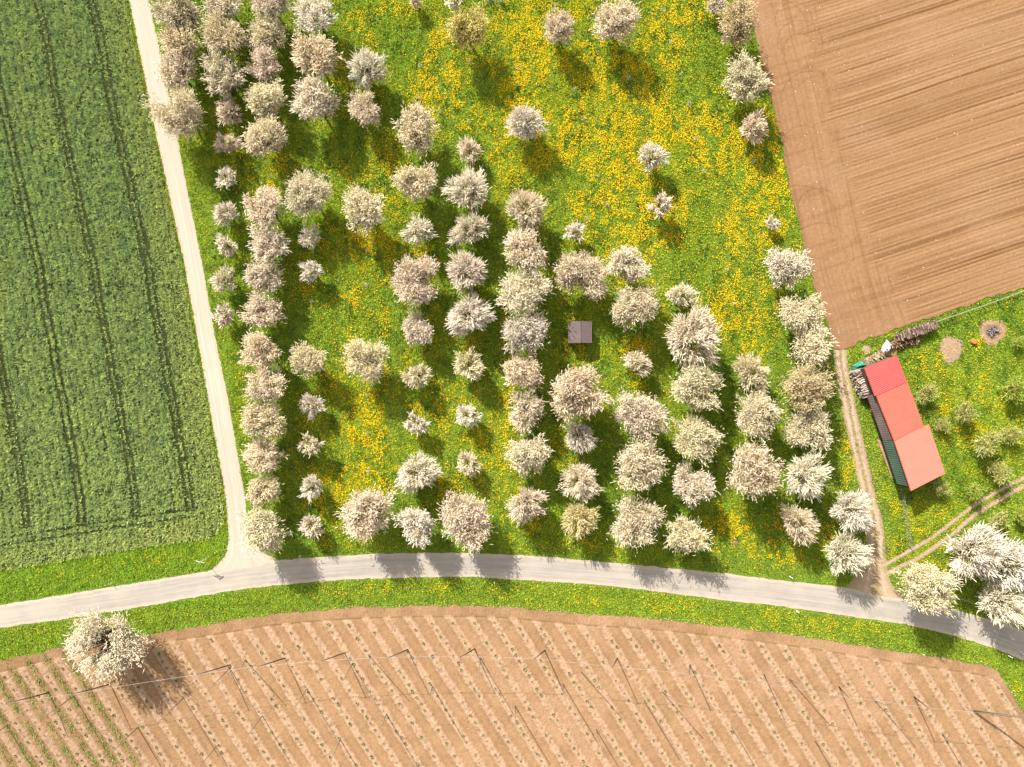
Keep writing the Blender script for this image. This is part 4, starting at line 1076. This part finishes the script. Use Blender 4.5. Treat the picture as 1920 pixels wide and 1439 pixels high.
# walls under each section
def wall_block(a, b, c, d, zw, ze, mat, name, parent, org, inset=0.22):
    P4 = [Vector(W(*p, z)) for p, z in ((a, ZW), (b, ZE), (c, ZE), (d, ZW))]
    cen = sum(P4, Vector())/4
    Q = []
    for p in P4:
        v = p-cen; v.z = 0; Q.append(p-v.normalized()*inset*1.4)
    o = Vector(org)
    bot = [(q.x-o.x, q.y-o.y, 0) for q in Q]; zt = (zw, ze, ze, zw)
    top = [(q.x-o.x, q.y-o.y, zt[i]) for i, q in enumerate(Q)]
    mb = MB(); mb.hexa(bot[::-1], top[::-1]); return mb.build(name, mat, parent)
M_barnw = m_plain('barn_boards', (0.09, 0.058, 0.042), 0.9, 0.3, 2.5)
wall_block((1621.5,690.5),(1681.5,666.5),(1700,715.5),(1641,742.5), 3.72, 3.2, M_barnw, 'wall', barn, barn_o)
wall_block((1641,743),(1700.5,716),(1731.5,799),(1676,828), 3.63, 3.12, M_barnw, 'wall', barn, barn_o)
wall_block((1677.5,830),(1741,798),(1772,888),(1708.5,920.5), 3.85, 3.34, M_barnw, 'wall', barn, barn_o)
# lean-to on the west side
def leanto(a, b, c, d, z0, z1, ribs, mat, label):
    # a,d outer (low) edge ; b,c inner (high) edge
    roof_sheet([W(*a, z0), W(*b, z1), W(*c, z1), W(*d, z0)], ribs, 0.05, 0.06, mat, 'lean_to_roof', barn, label, barn_o)
leanto((1625.5,742),(1648,736),(1684,824),(1655,825.5), 2.3, 3.5, 21, M_brn, 'dark weathered brown corrugated lean-to roof')
leanto((1654.5,825),(1682,826),(1714,914),(1681.5,907), 2.4, 3.5, 20, M_grn, 'dark green corrugated lean-to roof')
def prism(pts, z0, zs, mat, name, parent, org):
    o = Vector(org)
    bot = [(W(*p, 1.0)[0]-o.x, W(*p, 1.0)[1]-o.y, z0) for p in pts]
    top = [(b[0], b[1], z) for b, z in zip(bot, zs)]
    mb = MB(); mb.hexa(bot[::-1], top[::-1]); return mb.build(name, mat, parent)
prism([(1630,747),(1645,742),(1680,823),(1657,822)], 0, (1.9, 2.5, 2.5, 1.9), M_darkwood, 'wall', barn, barn_o)
prism([(1657,829),(1680,827),(1706,905),(1681,899)], 0, (2.15, 2.6, 2.6, 2.15), M_barnw, 'wall', barn, barn_o)
prism([(1650,826),(1656,826),(1681,899),(1678,899)], 0, (0.14,)*4, m_plain('pink_kerb', (0.28, 0.17, 0.13), 0.95, 0.15), 'footing', barn, barn_o)
mb = MB()
for (a, b_, z1, c_, d_, z2) in ((1621.5,690.5,ZW+.10,1641,742.5,ZW+.10),(1643.5,742,ZW,1678,829,ZW),(1677.5,828,ZW+.22,1708.5,920.5,ZW+.22)):
    p = Vector(W(a, b_, z1))-Vector(barn_o); q = Vector(W(c_, d_, z2))-Vector(barn_o)
    mb.tube([p+Vector((-0.06, 0, -0.03)), q+Vector((-0.06, 0, -0.03))], 0.075, 6)
mb.build('gutter', m_plain('dark_red_gutter', (0.24, 0.06, 0.05), 0.6), barn)
tag(barn, 'long barn with a red three-part metal roof and a dark green and brown lean-to', 'barn')

# ------------------------------------------------------------------ wood piles and covers
M_log = m_tint('split_logs', 0.45).m
LOGK = 0.52
def logs(name, p0, p1, width, height, nlog, length, label, group=None, cross=True, seed=0, jitter=0.1, col_a=(0.42, 0.30, 0.22), col_b=(0.16, 0.10, 0.08)):
    r = np.random.RandomState(seed)
    a = Vector(W(*p0)); b = Vector(W(*p1)); d = (b-a); L = d.length; d.normalize(); nrm = Vector((-d.y, d.x, 0))
    mb = MB(); cols = []
    for i in range(nlog):
        t = r.rand()*L; zz = 0.08+r.rand()*height*(1-0.2*r.rand()); s = (r.rand()-0.5)*width*(1-0.35*zz/height)
        c = a+d*t+nrm*s+Vector((0, 0, zz))
        ax = (nrm if cross else d)
        dirn = (ax+Vector((r.randn(), r.randn(), r.randn()*0.6))*jitter).normalized()*length*(0.6+0.5*r.rand())/2
        rad = 0.05+0.05*r.rand()
        n0 = len(mb.v); mb.tube([c-dirn, c+dirn], rad, 5)
        f = r.rand()**1.3; cc = np.array(col_b)*(1-f)+np.array(col_a)*f
        cols += [cc]*(len(mb.v)-n0)
    org = a.lerp(b, 0.5)
    me = bpy.data.meshes.new(name); me.from_pydata([(v[0]-org.x, v[1]-org.y, v[2]) for v in mb.v], [], mb.f)
    ca = me.color_attributes.new('tint', 'FLOAT_COLOR', 'POINT')
    c4 = np.ones((len(cols), 4), np.float32); c4[:, :3] = np.array(cols)*LOGK; ca.data.foreach_set('color', c4.ravel())
    me.materials.append(M_log); me.update()
    o = obj_from(name, me); o.location = (org.x, org.y, 0)
    return tag(o, label, 'wood pile', group)
logs('log_stack', (1679,634), (1749,610), 1.25, 1.5, 620, 0.8, 'long stack of short split logs against the field fence', seed=1, jitter=0.22, col_a=(0.58, 0.42, 0.33), col_b=(0.13, 0.08, 0.07))
logs('branch_heap', (1668,646), (1722,635), 1.9, 0.55, 150, 1.3, 'loose tangled heap of branches in front of the long log stack', seed=2, jitter=1.2, col_a=(0.50, 0.34, 0.18), col_b=(0.10, 0.06, 0.05))
logs('firewood_stack', (1600,694), (1619,744), 1.25, 1.8, 420, 1.3, 'stack of pale sawn boards and firewood against the upper barn side', seed=3, jitter=0.12, col_a=(0.85, 0.75, 0.66), col_b=(0.28, 0.19, 0.15))
logs('timber_offcuts', (1618,682), (1652,664), 1.1, 1.0, 150, 0.9, 'yellowish timber offcuts heaped at the barn upper gable', seed=4, jitter=0.4, col_a=(0.72, 0.58, 0.38), col_b=(0.30, 0.22, 0.14))

def tarp(name, cx, cy, rx, ry, h, rot, mat, label, seed):
    r = np.random.RandomState(seed); N = 18
    V = []; x0, y0, _ = W(cx, cy)
    off = r.rand(2)*20
    for j in range(N+1):
        for i in range(N+1):
            u, v = i/N*2-1, j/N*2-1
            uu = u*(1+0.12*math.sin(3*v+seed)); vv = v*(1+0.15*math.sin(2.5*u+seed*2))
            x = uu*rx; y = vv*ry
            e = max(abs(u), abs(v))
            z = h*(1-e**3)*(0.75+0.25*math.cos(u*1.5))
            fold = float(vnoise(np.array([u*3+off[0]]), np.array([v*6+off[1]]), seed)[0])-0.5
            z += fold*0.42*h+0.03
            V.append((x*math.cos(rot)-y*math.sin(rot), x*math.sin(rot)+y*math.cos(rot), max(0.03, z)))
    F = [(j*(N+1)+i, j*(N+1)+i+1, (j+1)*(N+1)+i+1, (j+1)*(N+1)+i) for j in range(N) for i in range(N)]
    mb = MB(); mb.add(V, F); o = mb.build(name, mat); o.location = (x0, y0, 0)
    md = o.modifiers.new('thickness', 'SOLIDIFY'); md.thickness = 0.02
    return tag(o, label, 'tarpaulin')
tarp('tarpaulin', 1660, 653, 0.55, 1.25, 1.1, -0.45, m_plain('white_sheet', (0.32, 0.31, 0.32), 0.6, 0.25, 2.5), 'crumpled whitish tarpaulin between the log stack and barn', 2)
tarp('tarpaulin', 1607, 686, 1.1, 0.42, 1.6, 0.45, m_plain('green_sheet', (0.03, 0.17, 0.12), 0.6, 0.3, 2.5), 'crumpled turquoise green tarpaulin at the barn upper left corner', 3)
logs('ash_heap', (1854,628), (1866,616), 1.3, 0.25, 60, 0.8, 'grey burnt wood and ash lying in the round fire pit', seed=6, jitter=1.0, col_a=(0.40, 0.38, 0.40), col_b=(0.06, 0.05, 0.055))['category'] = 'fire pit'
mb = MB(); mb.tube([(0,0,0),(0,0,0.25),(0,0,0.6),(0,0,0.62)], [0.38, 0.46, 0.42, 0.30], 16)
x, y, _ = W(1823.5, 641); o = mb.build('round_tub', m_plain('orange_rust', (0.34, 0.12, 0.03), 0.8, 0.3, 5), None); o.location = (x, y, 0)
tag(o, 'small round orange-brown tub on the grass below the fire pit', 'tub')

# ------------------------------------------------------------------ fences
M_fence = m_plain('weathered_rail', (0.19, 0.19, 0.17), 0.9, 0.2, 3)
def fence(pts, h, label, nposts, rails=(0.5, 0.95), rr=0.045, group=None):
    P_ = [Vector(W(*p)) for p in pts]
    e = empty('fence', tuple(P_[0]))
    o = P_[0]
    seg = [0]
    for a, b in zip(P_[:-1], P_[1:]): seg.append(seg[-1]+(b-a).length)
    for i in range(nposts):
        t = seg[-1]*i/(nposts-1)
        x = np.interp(t, seg, [p.x for p in P_])-o.x; y = np.interp(t, seg, [p.y for p in P_])-o.y
        m_ = MB(); m_.box((x, y, h/2), (0.10, 0.10, h)); m_.build('post', M_fence, e)
    for k_ in rails:
        m_ = MB(); m_.tube([(p.x-o.x, p.y-o.y, h*k_+0.03*(i % 2)) for i, p in enumerate(P_)], rr, 5); m_.build('rail', M_fence, e)
    tag(e, label, 'fence', group)
fence([(1676,630),(1760,601.5),(1840,574),(1920,545),(2060,496)], 1.0, 'grey rail fence between the ploughed field and the barn garden', 15, (0.45, 0.95), 0.032)
fence([(1688,918),(1697,985),(1705,1024)], 1.1, 'thin pale wire fence running down from the barn lower corner', 6, (0.3, 0.6, 0.95), 0.02)
fence([(1776,1115),(1812,1126),(1850,1139)], 0.8, 'short grey rail fence beside the road at the right', 5, (0.9,), 0.06)
fence([(915,-30),(917,9),(945,5),(972,-6)], 1.0, 'pale fence corner at the top edge above the olive tree', 7, (0.5, 0.95), 0.045)

# ------------------------------------------------------------------ roadside posts and signpost
M_white = m_plain('white_plastic', (0.80, 0.80, 0.80), 0.5, 0.05); M_black = m_plain('black_band', (0.03, 0.03, 0.03), 0.6, 0.1)
def delineator(px_, py_, lab, ang):
    x, y, _ = W(px_, py_); e = empty('roadside_post', (x, y, 0), ang)
    m_ = MB(); m_.hexa([(-.07,-.06,0),(.07,-.06,0),(0,.07,0)], [(-.065,-.055,.8),(.065,-.055,.8),(0,.065,.8)])
    m_.hexa([(-.065,-.055,.96),(.065,-.055,.96),(0,.065,.96)], [(-.06,-.05,1.02),(.06,-.05,1.08),(0,.06,1.05)]); m_.build('shaft', M_white, e)
    m_ = MB(); m_.hexa([(-.067,-.057,.8),(.067,-.057,.8),(0,.067,.8)], [(-.067,-.057,.96),(.067,-.057,.96),(0,.067,.96)]); b_ = m_.build('band', M_black, e)
    m_ = MB(); m_.box((0, -.066, .88), (.04, .012, .12)); m_.build('reflector', M_white, b_)
    tag(e, lab, 'roadside post', 'white posts along the road')
delineator(1481, 1081, 'white post on the upper verge left of the dirt track mouth', 0.2)
delineator(1493, 1145, 'white post on the lower verge, near the dirt track mouth', 0.2)
delineator(1890, 1229, 'white post on the lower verge at the far right end of road', 0.4)
delineator(564, 1042, 'white post on the upper verge right of the gravel junction', 0)
delineator(927, 1091, 'white post on the dandelion verge below the middle of the road', 0)
delineator(211, 1092, 'white post on the upper verge left of the gravel junction', 0)
sx, sy, _ = W(388, 1047)
sg = empty('signpost', (sx, sy, 0), 0.6)
m_ = MB(); m_.tube([(0,0,0),(0,0,3.0)], 0.045, 8); m_.build('pole', M_metal, sg)
for i, (a, z_, L_) in enumerate(((0.0, 2.85, 0.95), (2.2, 2.6, 0.8), (-0.9, 2.35, 0.7))):
    m_ = MB(); c_, s_ = math.cos(a), math.sin(a)
    pts = [(0.05, -0.02), (L_-0.15, -0.02), (L_, 0.0), (L_-0.15, 0.02), (0.05, 0.02)]
    prof = [(0.05, -0.12), (L_-0.13, -0.12), (L_, 0), (L_-0.13, 0.12), (0.05, 0.12)]
    A = [(u*c_+0.015*s_, u*s_-0.015*c_, z_+v) for u, v in prof]; B = [(u*c_-0.015*s_, u*s_+0.015*c_, z_+v) for u, v in prof]
    m_.hexa(A, B); m_.build('sign_arm', m_plain('sign_back', (0.38, 0.38, 0.38), 0.6, 0.1), sg)
tag(sg, 'slim signpost with white direction arms on the verge by the gravel junction', 'signpost')
